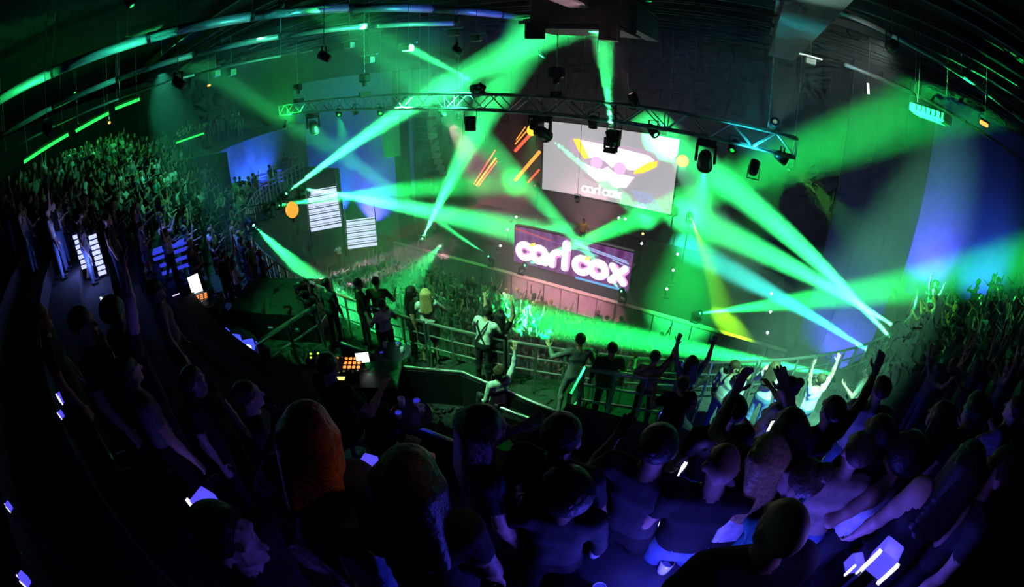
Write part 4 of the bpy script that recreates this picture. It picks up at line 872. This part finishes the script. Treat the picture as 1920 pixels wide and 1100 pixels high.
hero(937, 592, pose(female=True, hair='long', armL=UPL, armR=((.35, .1, .95), (-.1, -.05, 1)), curl=.3, size=.96), 'woman in black with both pale arms raised over the man in braces', 0, 'black', 'black', 'black', turn=-10)
hero(1086, 640, pose(armL=((-.75, .2, -.45), (-.1, .8, .25)), armR=((.45, .1, -.8), (.3, .1, -1)), legL=((-.22, .25, -1), (-.12, -.2, -1)), legR=((.15, -.1, -1), (.05, -.3, -1)), sleeve='long', lean=(6, 3)), 'green lit dancer in a long sleeved shirt striding by the gate rail', 0, 'grey', 'grey', 'black', turn=12)
hero(1148, 655, pose(), 'man in a dark shirt watching from behind the gate rail', 1, 'black', 'black', 'black')
hero(1228, 670, pose(female=True, hair='short', armL=BENTL, armR=UPR), 'woman in a pale strappy top with one arm up behind the gate rail', 0, 'tan', 'black', 'brown', turn=-10)
hero(1297, 680, pose(female=True, hair='long', armL=UPL, armR=UPR), 'woman with hands up to film beside the black shirted man', 0, 'teal', 'black', 'brown')
hero(1372, 690, pose(sleeve='long', lean=(6, 0)), 'man in a pale long sleeved shirt turned to his friend', 0, 'white', 'navy', 'brown', turn=-70)
hero(1394, 706, pose(hair='cap', sleeve='long', armL=BENTL), 'man in a light cap and long shirt holding a drink', 0, 'white', 'denim', 'blond', turn=50)
hero(1453, 690, pose(female=True, hair='long', sleeve='long', armL=BENTL), 'brightly lit woman in a white blouse with a pony tail', 0, 'white', 'denim', 'brown', turn=-60)
hero(1478, 730, pose(female=True, hair='bun', armL=BENTL, armR=((.5, .3, -.6), (.2, .8, .1))), 'woman with dark pinned hair beside the brightly lit blouse', 0, 'white', 'denim', 'black', turn=30)
hero(1538, 712, pose(armL=UPL, armR=UPR, curl=.8), 'broad man in a teal lit shirt with hands behind his head', 0, 'white', 'denim', 'brown')
hero(1628, 700, pose(armL=BENTL, armR=UPR), 'man in a green lit jacket pointing over the rail', 0, 'grey', 'black', 'black', turn=20)
hero(1650, 732, pose(), 'man in a violet lit shirt with his back turned', 0, 'white', 'denim', 'brown', turn=-25)
hero(1664, 664, pose(sleeve='long'), 'man in black standing against the blue wall', 0, 'black', 'black', 'black', turn=20)
hero(1680, 690, pose(female=True, hair='long', armL=BENTL), 'woman in a red lit top next to the man in black', 0, 'pink', 'black', 'red', turn=-30)
# black shapes in front of the gate rail and the right lounge
hero(1283, 715, pose(hair='short', bulk=1.12, armL=((-.4, .3, -.8), (.2, .9, .2)), armR=((.4, .3, -.8), (-.2, .9, .2))), 'big man in a black shirt seen from behind at the end of the gate rail', 1, 'black', 'black', 'black', h=1.63, at=(*onz(1283, 712, 8.45)[:2], floor_z(*onz(1283, 712, 8.45)[:2])))
hero(1372, 772, pose(hair='short', bulk=1.05), 'man in a black T-shirt with cropped hair before the blue lit dancers', 1, 'black', 'denim', 'black')
hero(1232, 842, pose(hair='short', armL=BENTL, armR=BENTR), 'dark haired man in grey beside the low dark wall', 1, 'charcoal', 'black', 'black', turn=-30)
hero(1352, 880, pose(hair='bald', sleeve='short', armL=DNL, armR=BENTR), 'man in a black shirt and blue lit jeans in the right lounge', 1, 'black', 'denim', 'black', turn=-10)
hero(1436, 858, pose(female=True, hair='long', sleeve='long', armL=DNL), 'woman with light hair and a blue lit blouse in the right lounge', 0, 'white', 'black', 'blond')
hero(1476, 808, pose(female=True, hair='long', armL=PHL, armR=PHR), 'long haired woman in black holding up a phone', 1, 'black', 'black', 'black')
hero(1560, 772, pose(hair='short', armR=UPR), 'man with a quiff raising one hand with a phone', 1, 'black', 'black', 'black')
hero(1605, 852, pose(female=True, hair='short', armL=BENTL), 'person in a tan top in the middle of the right lounge', 0, 'tan', 'denim', 'brown', turn=-20)
hero(1690, 862, pose(female=True, hair='afro', bare=True, armL=BENTL, armR=DNR), 'woman with big dark hair and bare shoulders in a blue lit dress', 1, 'white', 'black', 'black', turn=15)
hero(1645, 815, pose(hair='short'), 'man in dark clothes behind the bare shouldered woman', 1, 'charcoal', 'black', 'black')
hero(1762, 786, pose(female=True, hair='long'), 'woman with long black hair at the right, before the green lit dancers', 1, 'black', 'black', 'black')
hero(1826, 776, pose(hair='afro', bulk=1.05), 'person with bushy dark hair at the right edge of the lounge', 1, 'black', 'black', 'black')
hero(1808, 876, pose(female=True, hair='long', bare=True), 'woman with bare blue lit shoulders at the far right', 0, 'black', 'black', 'black', turn=-40)
hero(1868, 885, pose(hair='short'), 'man in profile with lit cheek at the far right', 0, 'charcoal', 'black', 'brown', turn=60)
hero(1902, 770, pose(sleeve='short', armL=((-.5, .5, -.5), (-.2, .9, .3)), armR=BENTR), 'man in a grey shirt with arms forward at the right edge', 0, 'grey', 'black', 'black')
hero(1500, 905, pose(female=True, hair='bun'), 'seated looking woman with pinned hair behind the big bald shape', 0, 'teal', 'black', 'brown', turn=40)
# nearest people along the bottom
hero(1060, 930, pose(size=.9, hair='afro', sleeve='long', armL=BENTL, armR=DNR), 'person with a large round dark hairdo at the bottom middle', 1, 'charcoal', 'black', 'black', vox=.011)
hero(1462, 1005, pose(hair='bald', bulk=1.25), 'heavy bald man in black at the bottom, back to the camera', 1, 'black', 'black', 'black', vox=.011)
hero(535, 815, pose(female=True, hair='long', sleeve='long', armL=BENTL, armR=((.4, .35, -.7), (.2, .9, -.1)), lean=(0, 8)), 'woman with long auburn hair catching the light at the bottom', 0, 'navy', 'denim', 'red', turn=20, vox=.011)
hero(770, 905, pose(female=True, hair='long', armL=DNL, armR=DNR), 'dark figure with long hair in front of the parapet', 1, 'black', 'black', 'black', vox=.012)
hero(905, 805, pose(female=True, hair='long', armL=BENTL), 'woman with lit hair edge behind the parapet', 0, 'charcoal', 'black', 'brown', turn=-60)
hero(1052, 822, pose(hair='short'), 'dark haired man beside the bench with the pale trim', 1, 'charcoal', 'black', 'black', turn=-20)
hero(291, 545, pose(size=.93, hair='short', bulk=1.05), 'tall man in a grey shirt left of the sound desk', 0, 'grey', 'black', 'black', turn=-30)
hero(240, 700, pose(size=.86, hair='short', armR=((.35, .1, -.95), (.2, .3, -1))), 'man in a pale T-shirt in the dark left foreground', 0, 'grey', 'black', 'black', turn=-10)
hero(365, 715, pose(size=.86, female=True, hair='long'), 'woman with lit face edge in the dark left foreground', 0, 'black', 'black', 'black', turn=-75)
hero(465, 745, pose(size=.86, hair='short'), 'dark haired man in profile behind the auburn woman', 1, 'black', 'black', 'black', turn=-40)
op = hero(617, 694, pose(hair='short', armL=BENTL, armR=BENTR, legL=((-.15, 1, -.1), (-.05, .1, -1)), legR=((.15, 1, -.1), (.05, .1, -1))), 'operator with short hair sitting low at the lighting desk', 0, 'black', 'black', 'black', turn=-10, h=1.2)
hero(155, 610, pose(hair='short'), 'man with a faint lit cheek in the left crowd', 0, 'black', 'black', 'black', turn=-40)
hero(75, 600, pose(hair='short'), 'dark figure at the left edge of the crowd', 1, 'black', 'black', 'black', turn=-20)
hero(215, 590, pose(hair='short', armR=UPR), 'man in black with one arm up left of the sound desk', 0, 'black', 'black', 'black')
hero(425, 1010, pose(hair='short'), 'man with a lit ear low in the left corner', 0, 'black', 'black', 'black', turn=-70)
sw_ = hero(935, 702, pose(female=True, hair='short', sleeve='long', armR=UPR, legL=((-.15, 1, -.1), (-.05, .1, -1)), legR=((.15, 1, -.1), (.05, .1, -1))), 'seated woman in a pale top with one arm up near the man in braces', 0, 'white', 'charcoal', 'brown', turn=40, h=1.2)
for o_, nm in ((op, 'black stool under the seated operator'), (sw_, 'round stool under the seated woman in the pale top')):
    t = thing('stool', nm, 'stool', o_.location); MB().lathe([(.17, .38), (.18, .40), (.17, .42)], n=16).build('seat', plastic, t); MB().tube((0, 0, .03), (0, 0, .39), .03, n=8).build('pole', steel, t); MB().lathe([(.18, 0), (.18, .02), (.04, .04)], n=14).build('foot', steel, t)
# the performer and a guest on the stage
hero(1092, 402, pose(armL=BENTL, armR=((.5, .5, -.5), (.3, .9, -.1))), 'performer lit orange behind the booth', 1, 'yellow', 'black', 'black', look=(-4, 8), at=(-8.45, 22.6, 2.2), fine=False, vox=.018)
hero(706, 455, pose(), 'stage hand in dark clothes by the purple lit wing', 1, 'black', 'black', 'black', look=(-6, 0), at=(*onz(706, 455, 1.6)[:2], 0.0), fine=False, vox=.018)
djl = par((-8.3, 21.0, 5.5), (-8.45, 22.6, 3.6), 'small amber lamp above the booth', (1, .5, .08), 90, 40, 2.0)
MB().tube((0, 0, .3), (0, 0, 16.3-5.5), .012, n=5).build('drop_rod', steel, djl)

# ------------------------------------------------------------------ the rest of the crowd, nearest 235 one by one
def ok_cand(c):
    px, py = px_of(c); d = math.dist(c[:3], CAM)
    if not (-60 < px < 1980 and 120 < py < 1120): return False
    if c[3] == 'left' and d < 10.5 and py < 470+.42*px: return False
    if c[3] == 'right' and d < 9 and py < 735: return False
    if d < 3.0: return False
    for lp_, ld_ in LAMPS:
        v = np.array(c[:2])-np.array(lp_[:2]); a_ = max(0, min(3.0, v@ld_))
        if c[3] != 'floor' and np.hypot(*(v-a_*ld_)) < .75: return False
    for o_ in STAIRS:
        if math.hypot(c[0]-o_.location.x, c[1]-o_.location.y) < 1.9: return False
    if 575 < px < 1330 and c[3] in ('left', 'right') and py > 480: return False
    for h in HEROES_AT:
        if math.hypot(c[0]-h[0], c[1]-h[1]) < .55 and abs(c[2]-h[2]) < 1.0: return False
    for q in (epos(1.15, 212, 0), epos(1.15, 203, 0)):
        if c[3] == 'left' and math.hypot(c[0]-q[0], c[1]-q[1]) < 1.3: return False
    for q in (q1, q2, q3):
        if math.hypot(c[0]-q[0], c[1]-q[1]) < 1.2: return False
    if math.hypot(c[0]-rk.location.x, c[1]-rk.location.y) < 1.5: return False
    return True
cands = [c for c in cands if ok_cand(c)]
cands.sort(key=lambda c: math.dist(c[:3], CAM))
NIND = 240
def outfit(zone):
    tops = ['black', 'charcoal', 'black', 'grey', 'white', 'navy', 'maroon', 'olive', 'white', 'teal']
    return RNG.choice(3, p=[.55, .3, .15]), tops[RNG.integers(len(tops))], ['black', 'denim', 'charcoal', 'navy'][RNG.integers(4)], ['black', 'brown', 'black', 'blond'][RNG.integers(4)]
ZN = {'floor': 'floor crowd', 'left': 'among the crowd on the left tiers', 'right': 'among the crowd on the right tiers', 'gallery': 'upper gallery'}
PW_ = {'floor': [.22, .2, .16, .1, .08, .07, .1, .07], 'left': [.44, .03, .07, .14, .16, .04, .02, .10], 'right': [.3, .1, .14, .12, .14, .06, .05, .09], 'gallery': [.5, .02, .1, .1, .2, .03, .0, .05]}
rest = []
LITE = {k: None for k in PN}
for i, c in enumerate(cands):
    sk, tp, pn, hr = outfit(c[3]); k = PN[RNG.choice(8, p=PW_[c[3]])]
    f = facing(c[0], c[1])+RNG.normal(0, .45); s = RNG.uniform(.93, 1.05)
    if i < NIND:
        row = 'front' if c[2] < 6.5 else ['second', 'third', 'fourth', 'fifth', 'sixth', 'seventh', 'eighth', 'ninth', 'tenth'][max(0, [t_[1] for t_ in TIERS].index(c[2])-1) if c[2] in [t_[1] for t_ in TIERS] else 8]
        where = ZN[c[3]] if c[3] in ('floor', 'gallery') else '%s row of the %s tiers' % (row, c[3])
        lab = '%s-haired partygoer, %s top, %s trousers, %s, %s' % (hr, tp, pn, k, where)
        place_person(LOW[k][0], None, (c[0], c[1], c[2]), f, int(sk), tp, pn, hr, lab, 'alike partygoers, %s, %s, %s, %s' % (tp, pn, k, where), s)
    else: rest.append((c, k, f, s, int(sk), tp, pn, hr))
palette = {}; pm_ = []
def pal(m):
    if m.name not in palette: palette[m.name] = len(pm_); pm_.append(m)
    return palette[m.name]
VV, QQ, LL, n = [], [], [], 0
for c, k, f, s, sk, tp, pn, hr in rest:
    if LITE[k] is None:
        pr, hairp, hcut, cuts, hands = skeleton(POSES[k])
        for wr, ff, sd, cu in hands: pr.append(('c', wr, wr+ff*.16, .04, .03, SKIN, .02))
        V, Q = surface(pr+hairp, .042); LITE[k] = (V*POSES[k]['size'], Q, face_labels(V, Q, pr+hairp))
    V, Q, lb = LITE[k]; cs, sn = math.cos(f), math.sin(f); R2 = np.array([[cs, -sn, 0], [sn, cs, 0], [0, 0, 1]])
    VV.append(V@R2.T*s+np.array(c[:3])); QQ.append(Q+n); n += len(V)
    LL.append(np.array([pal(SK[sk]), pal(cloth(tp)), pal(cloth(pn)), pal(SHOES), pal(HR_[hr])])[lb])
if rest:
    o = link('crowd', fast_mesh('crowd', np.concatenate(VV), np.concatenate(QQ), pm_, np.concatenate(LL))); o['kind'] = 'stuff'; o['label'] = 'mass of far partygoers packed on the floor and the far tiers'; o['category'] = 'crowd'
print('PEOPLE', len(HEROES_AT), min(NIND, len(cands)), len(rest), n)

# ================================================================== wash lamps; those on truss and roof are added for fill
VIO = (.09, .07, 1.0); BLU = (.03, .12, 1.0); GRN = (.01, 1.0, .10)
def tl(x, target, label, col, power, deg, **k): return par((x, TY, BZ-.05), target, label, col, power, deg, **k)  # wash lamps added on the truss to light crowd, dancers and skirt
tl(-9.6, (-8, 19, .6), 'pinkish white wash lamp on the truss aimed at the stage skirt', (1.0, .5, .6), 12000, 34, es=.6)
tl(-4.3, (-5.5, 13.0, 0), 'pale wash lamp on the truss over the middle of the floor', (1.0, .88, .84), 700, 55, es=.6)
tl(-12.6, (-6.6, 6.4, 6.6), 'green wash lamp on the truss aimed at the dancing couple', GRN, 6000, 30, es=1.5)
tl(-15.2, (-9.2, 8.0, 6.0), 'green wash lamp on the truss aimed at the control area', GRN, 8000, 24, es=1.5)
tl(-2.6, (2.2, 7.6, 7.0), 'pale green wash lamp on the truss aimed at the lit dancers', (.25, 1.0, .55), 20000, 20, es=1.5)
tl(-0.4, (-1.6, 6.2, 6.8), 'green wash lamp on the truss aimed at the gate rail', GRN, 3000, 26, es=1.0)
tl(0.9, (7.5, 13.5, 7.0), 'lime wash lamp on the truss aimed at the right rail', (.12, 1.0, .05), 3000, 26, es=1.0)
par((-3.2, TY, TZ+.2), (-4.6, 10.5, 14.4), 'small pink lamp on top of the truss lighting the girder', (1, .55, .66), 350, 60, es=.4, up=True)  # pink lamp added to light the side of the girder
par((0.6, TY+.3, TZ+.2), (1.15, 7.0, 14.3), 'dim lamp on top of the truss lighting the wide girder', (.5, 1, .7), 500, 36, es=.3, up=True)  # added to bring out the wide girder
par((-8.2, TY, TZ+.2), (-10, TY, TZ-.1), 'small green lamp on top of the truss lighting its bars', (.05, 1, .35), 4000, 130, es=.5, up=True)  # this and the next two are added to brighten the truss bars
par((-18.6, TY-.7, TZ-.9), (-19.2, TY, TZ-.2), 'small green lamp below the left end of the truss', GRN, 1500, 120, es=.5, up=True)
par((0.2, TY-.8, TZ-.9), (0.3, TY, TZ-.2), 'small teal lamp below the right end of the truss', (.02, .7, .75), 500, 120, es=.4, up=True)
par((2.0, 20.0, 9.5), (-2.0, 16.5, 0), 'broad green wash lamp above the right of the stage', GRN, 3000, 40, es=2)  # pair of lamps added to fill the haze by the stage with green
par((-15.5, 20.5, 9.5), (-13.0, 16.0, 0), 'broad green wash lamp above the left of the stage', GRN, 2500, 50, es=2)
for o in bpy.data.objects:
    if o.get('label', '').startswith('broad green wash'): MB().tube((0, 0, .3), (0, 0, 16.3-9.5), .015, n=5).build('drop_rod', steel, o)
par((-8.6, 24.5, 1.35), (-10.5, 29, 4.2), 'pink uplight behind the booth', (1, .45, .5), 1800, 80, es=.8, up=True)
par((-15.5, 26.5, 1.35), (-16.0, 29, 4.5), 'red uplight behind the slanted LED tubes', (1, .25, .25), 800, 80, es=.8, up=True)
# blue wall washers
def upl(loc, tgt, label, col, power, deg): return par(loc, tgt, label, col, power, deg, es=4, up=True)
upl((-25.5, 20.4, .25), (-25.0, 22, 4), 'violet uplight at the foot of the left wing wall', VIO, 7000, 100)
upl((-29.0, 20.4, .25), (-30.0, 22, 5), 'blue uplight at the foot of the left wing wall', BLU, 6000, 95)
upl((7.6, 19.6, .2), (7.4, 22, 2.2), 'violet uplight at the foot of the right wing wall', VIO, 5000, 110)
upl((12.2, 20.4, 6.0), (11.6, 23.3, 7.6), 'violet uplight in the right wing recess', VIO, 3000, 100)
upl((17.0, 20.4, 6.0), (16.0, 23.3, 8.0), 'blue uplight far right in the wing recess', BLU, 2200, 100)
for o in bpy.data.objects:
    if 'wing recess' in o.get('label', ''): MB().tube((0, 0, -o.location.z), (0, 0, -.3), .05, n=8).build('stand', blackmetal, o); MB().lathe([(.25, 0), (.25, .03), (.05, .06)], n=12).build('stand_foot', blackmetal, o, (0, 0, -o.location.z))
for a, p_ in ((200, 900), (207, 900), (214, 700)):
    q = epos(1.12, a, 6.25); r_ = epos(1.24, a+1, 8.2); upl(q, r_, 'blue uplight on the left mezzanine, %s' % {200: 'nearest the stage', 207: 'middle one', 214: 'farthest from the stage'}[a], BLU, p_, 110)
def roofpar(loc, tgt, label, col, power, deg, es=1.5):
    t = par(loc, tgt, label, col, power, deg, es=es); MB().tube((0, 0, .3), (0, 0, 16.3-loc[2]), .012, n=5).build('drop_rod', steel, t); return t
roofpar((-22.0, 6.0, 14.8), (-19.0, 5.2, 7.5), 'teal roof lamp over the left tiers nearest the rail', (.05, .9, .5), 2200, 62)  # roof lamps added to colour the crowd on the side tiers
roofpar((-26.0, 1.5, 15.2), (-22.5, 2.0, 9.5), 'green roof lamp over the far left tiers', (.02, 1.0, .15), 2600, 50)
roofpar((-16.0, 3.0, 15.0), (-13.5, 4.8, 7.0), 'blue roof lamp over the left tiers', (.10, .22, 1.0), 3500, 36)
roofpar((-13.5, 8.0, 15.0), (-17.8, 4.5, 7.0), 'mint roof lamp aimed back at the left tiers', (.15, 1.0, .5), 1500, 18)
roofpar((9.5, 9.0, 14.8), (9.5, 11.0, 8.0), 'faint green roof lamp over the right tiers', (.06, .9, .25), 900, 60)
A_, B_ = Vector(dA.location), dAend
for k, (f_, c_, pw) in enumerate(((.12, (.05, .12, 1.0), 260), (.3, (.04, .25, .9), 130), (.5, (.03, .7, .55), 260), (.68, (.02, .9, .45), 420), (.85, (.02, 1.0, .2), 500))):  # lamps added along the duct to light its length
    q = A_.lerp(B_, f_)+Vector((1.7, -.4, -1.7)); roofpar(tuple(q), tuple(A_.lerp(B_, min(1, f_+.08))), 'small roof lamp skimming the long duct, %s from its left end' % ['first', 'second', 'third', 'fourth', 'fifth'][k], c_, pw*1.6, 90, .4)
roofpar((3.0, 9.5, 14.0), (2.0, 29, 11.0), 'dim grey roof lamp aimed at the back wall', (.8, 1.0, .9), 450, 75)  # grey fill added for the upper back wall
roofpar((-2.5, 2.2, 14.6), (-3.2, 7.0, 7.2), 'dim warm house lamp over the seats', (1.0, .85, .72), 28, 90)  # added fill, like the three green ones below for the dancers' backs
roofpar((2.9, 3.2, 15.0), (-1.0, .5, 10.5), 'warm house lamp grazing the auburn hair', (1.0, .45, .25), 130, 7)  # rim light added for the hair alone
roofpar((-5.5, 2.6, 14.9), (-3.8, 6.2, 6.8), 'pale green house lamp behind the dancing couple', (.25, 1.0, .4), 5000, 30)
roofpar((3.0, 3.4, 14.9), (1.9, 7.0, 7.2), 'mint house lamp behind the lit dancers', (.22, 1.0, .5), 22000, 26)
roofpar((-10.5, 2.0, 15.0), (-8.2, 5.4, 6.6), 'green house lamp over the control area', (.05, 1.0, .2), 4500, 30)

# ================================================================== glowing furniture and small lights in the dark seats
def on_floor(px, py, h): return stand(px, py, h)
bgl = emat('glow_blue', (.06, .05, 1.0), 1.6); bgw = emat('glow_blue_white', (.62, .62, 1.0), 2.2); bgd = emat('glow_deep_blue', (.03, .03, .8), .8)
def lantern(px, py, h, s, label, power=12, col=(.12, .08, 1.0), rz=0.3, d=None):
    x, y, z = on_floor(px, py, h)
    if d: q_ = atd(px, py, d); x, y, z = q_[0], q_[1], floor_z(q_[0], q_[1]); h = q_[2]-z+s*.5
    t = thing('glow_cube', label, 'glow cube', (x, y, z), rz); zz = h-s*.5
    MB().box((0, 0, zz/2-s*.25), (.06, .06, max(.05, zz-s*.5))).build('leg', blackmetal, t); MB().bbox((0, 0, zz), (s*.8, s*.8, s), s*.08).build('body', bgl, t)
    for sx in (-1, 1): MB().box((sx*s*.42, -s*.42, zz), (s*.13, s*.13, s*1.02)).build('edge_light', bgw, t)
    MB().lathe([(.16, 0), (.16, .02), (.03, .04)], n=12).build('foot', blackmetal, t)
    if power: plight(t, (0, 0, h+s*.3), col, power, .08)
    return t
lantern(1658, 1046, .75, .12, 'glowing blue cube with white edges in the bottom right corner', 5, rz=-.5, d=1.75)
lantern(1602, 1055, .75, .07, 'small glowing blue cube left of the edged one', 2, d=1.8)
lantern(690, 862, .9, .13, 'glowing blue cube behind the dark long haired figure', .7)
lantern(378, 932, .8, .17, 'glowing blue cube in the dark left foreground', .6)
lantern(112, 737, .9, .09, 'small upper glowing blue cube at the left', .4)
lantern(112, 772, .8, .06, 'small lower glowing blue cube at the left', 0)
lantern(575, 1005, .8, .06, 'slim glowing blue cube beside the auburn woman', .4)
def column(px, py, h, wd, label, power, rz=0.0, m=None):
    x, y, z = on_floor(px, py, h); t = thing('light_column', label, 'light column', (x, y, z), rz); MB().bbox((0, 0, h*.55), (wd, wd*.5, h*.9), .02).build('diffuser', m or bgw, t); MB().bbox((0, 0, .03), (wd*1.5, wd*1.2, .06), .02).build('base', blackmetal, t); MB().bbox((0, 0, h+.02), (wd*1.1, wd*.7, .04), .01).build('cap', blackmetal, t)
    if power: plight(t, (0, -.12, h+.25), (.12, .10, 1), power, .08)
    return t
column(1300, 862, 1.1, .13, 'blue white light column between the men by the low wall', 6, .3)
lantern(38, 1078, .8, .07, 'violet glow cube in the bottom left corner', .5)
lantern(14, 945, .8, .05, 'tiny blue glow cube at the left edge', 0)
def table(px, py, label, glow, power, n=4, r=.36):
    x, y, z = on_floor(px, py, .78); t = thing('cocktail_table', label, 'table', (x, y, z)); MB().lathe([(r, .74), (r+.02, .76), (r, .78)], n=24).build('top', mat('dark_top', (.05, .05, .07), .3), t); MB().tube((0, 0, .03), (0, 0, .74), .03, n=10).build('pole', blackmetal, t); MB().lathe([(.22, 0), (.22, .02), (.04, .05)], n=16).build('foot', blackmetal, t)
    g = MB(); g.lathe([(r-.02, .725), (r-.02, .738)], n=20); g.build('under_light', glow, t)
    if power: plight(t, (0, .1, .95), (.12, .10, 1), power, .08)
    gm_ = mat('drink_glass', (.75, .8, .9), .12, spec=.6)
    for i in range(n):
        a = 1.3*i+.4; k = thing('drinking_glass', '%s glass on the %s' % (['tall', 'wide', 'short', 'stemmed'][i % 4], label), 'glass', (x+r*.6*math.cos(a), y+r*.6*math.sin(a), z+.78))
        MB().lathe([(.03, 0), (.035, .02), (.042, .13 if i % 2 == 0 else .08), (.036, .13 if i % 2 == 0 else .08), (.028, .03), (.005, .02)], n=12).build('bowl', gm_, k, None, True); MB().lathe([(.028, .0), (.033, .05), (.001, .052)], n=12).build('drink', bgd, k, (0, 0, .022))
    return t
table(1172, 1072, 'blue lit cocktail table at the bottom beside the round hairdo', bgl, .8)
table(770, 775, 'small drinks table in front of the lighting desk', bgd, .12, r=.22)
table(735, 660, 'drinks table among the dancers', emat('glow_green', (.02, .8, .1), .4), 0)
for k, (px, py, pw, up_) in enumerate(((1352, 880, 7, .5), (1436, 858, 20, .8), (1605, 852, 14, .6), (1690, 862, 28, .8), (1808, 876, 16, .8), (1650, 732, 14, .7), (1380, 690, 14, .5), (1460, 700, 14, .5), (1538, 712, 14, .6), (1232, 842, 1.5, .4), (1500, 905, 3, .4))):  # lights added behind people to throw blue on their backs
    x, y, z = stand(px, py); r_ = math.hypot(x, y); x, y = x-x/r_*.62, y-y/r_*.62; z = floor_z(x, y)
    t = thing('floor_light', 'low ultraviolet floor light %s' % ['behind the man in blue lit jeans', 'behind the light haired woman', 'behind the person in the tan top', 'behind the bare shouldered woman in the dress', 'at the far right behind the bare shoulders', 'behind the man in the violet lit shirt', 'behind the two men in pale shirts', 'behind the brightly lit blouse', 'behind the broad man in the teal lit shirt', 'beside the low dark wall', 'behind the woman with pinned hair'][k], 'floor light', (x, y, z)); MB().bbox((0, 0, .05), (.22, .12, .1), .02).build('housing', blackmetal, t); MB().box((0, 0, .105), (.18, .08, .012)).build('lens', bgl, t); plight(t, (0, 0, .15+up_*.5), (.07, .06, 1.0), pw, .05)
# lattice light panels and blue boxes on the left tiers
def lattice(px, py, d, label, nx, nz, s):
    p = atd(px, py, d); t = thing('lattice_light', label, 'light panel', p, math.radians(60)); MB().box((0, .04, 0), (nx*s*1.1, .05, nz*s*1.1)).build('backing', blackmetal, t)
    tm = MB().box((0, 0, 0), (s*.86, .04, s*.7)).mesh('cell', emat('lattice_cell', (.45, .5, 1.0), 1.5))
    for i in range(nx):
        for j in range(nz): link('cell', tm, t, ((i-(nx-1)/2)*s+(j % 2)*s*.12, 0, (j-(nz-1)/2)*s))
    MB().tube((0, .05, -nz*s*.55), (0, .05, -nz*s*.55-max(.2, (p[2]-floor_z(p[0], p[1])-nz*s*.5))), .04, n=8).build('stand', blackmetal, t); plight(t, (.0, -.5, 0), (.2, .25, 1), 30, .2); return t
lattice(155, 470, 12.0, 'left half of the glowing blue white lattice in the left crowd', 3, 7, .13); lattice(182, 478, 11.6, 'right half of the glowing blue white lattice in the left crowd', 2, 8, .13)
def booth_box(px, py, label, wd=1.2, at=None):
    x, y, z = at or on_floor(px, py, .9); t = thing('blue_booth', label, 'booth seat', (x, y, z), math.radians(70)); 
    bm2 = emat('booth_blue', (.04, .06, .9), .75)
    MB().box((0, 0, .9), (wd, .5, .06)).build('top', bm2, t)
    for i in range(3): MB().box((0, -.26, .25+i*.25), (wd, .04, .1)).build('light_slat', bm2, t)
    for sx in (-1, 1): MB().box((sx*wd*.48, 0, .45), (.05, .5, .88)).build('side', blackmetal, t)
    plight(t, (0, -.4, 1.3), (.06, .1, 1), 35, .2)
booth_box(318, 462, 'blue glowing slatted counter among the left crowd'); booth_box(400, 325, 'far blue glowing counter below the gallery wall', 1.6, epos(1.15, 212, 6.2)); booth_box(455, 318, 'blue glowing counter nearest the stage below the gallery wall', 1.8, epos(1.15, 203, 6.2))
# phones
def phone(px, py, d, label, col, es, s=1.0):
    t = thing('phone', label, 'phone', atd(px, py, d), .6); MB().bbox((0, 0, 0), (.08*s, .012*s, .15*s), .006).build('case', plastic, t); MB().box((0, -.008*s, 0), (.068*s, .006*s, .13*s)).build('display', emat('phone_%02d' % int(es*10), col, es), t); return t
phone(1446, 797, 4.3, 'bright phone held up by the long haired woman', (.8, .85, 1), 1.6); phone(1588, 776, 5.0, 'small lit phone in a raised hand', (1, 1, 1), 1.7); phone(192, 563, 6.0, 'lit phone in the dark left crowd', (.7, .95, 1), 1.5, .8)
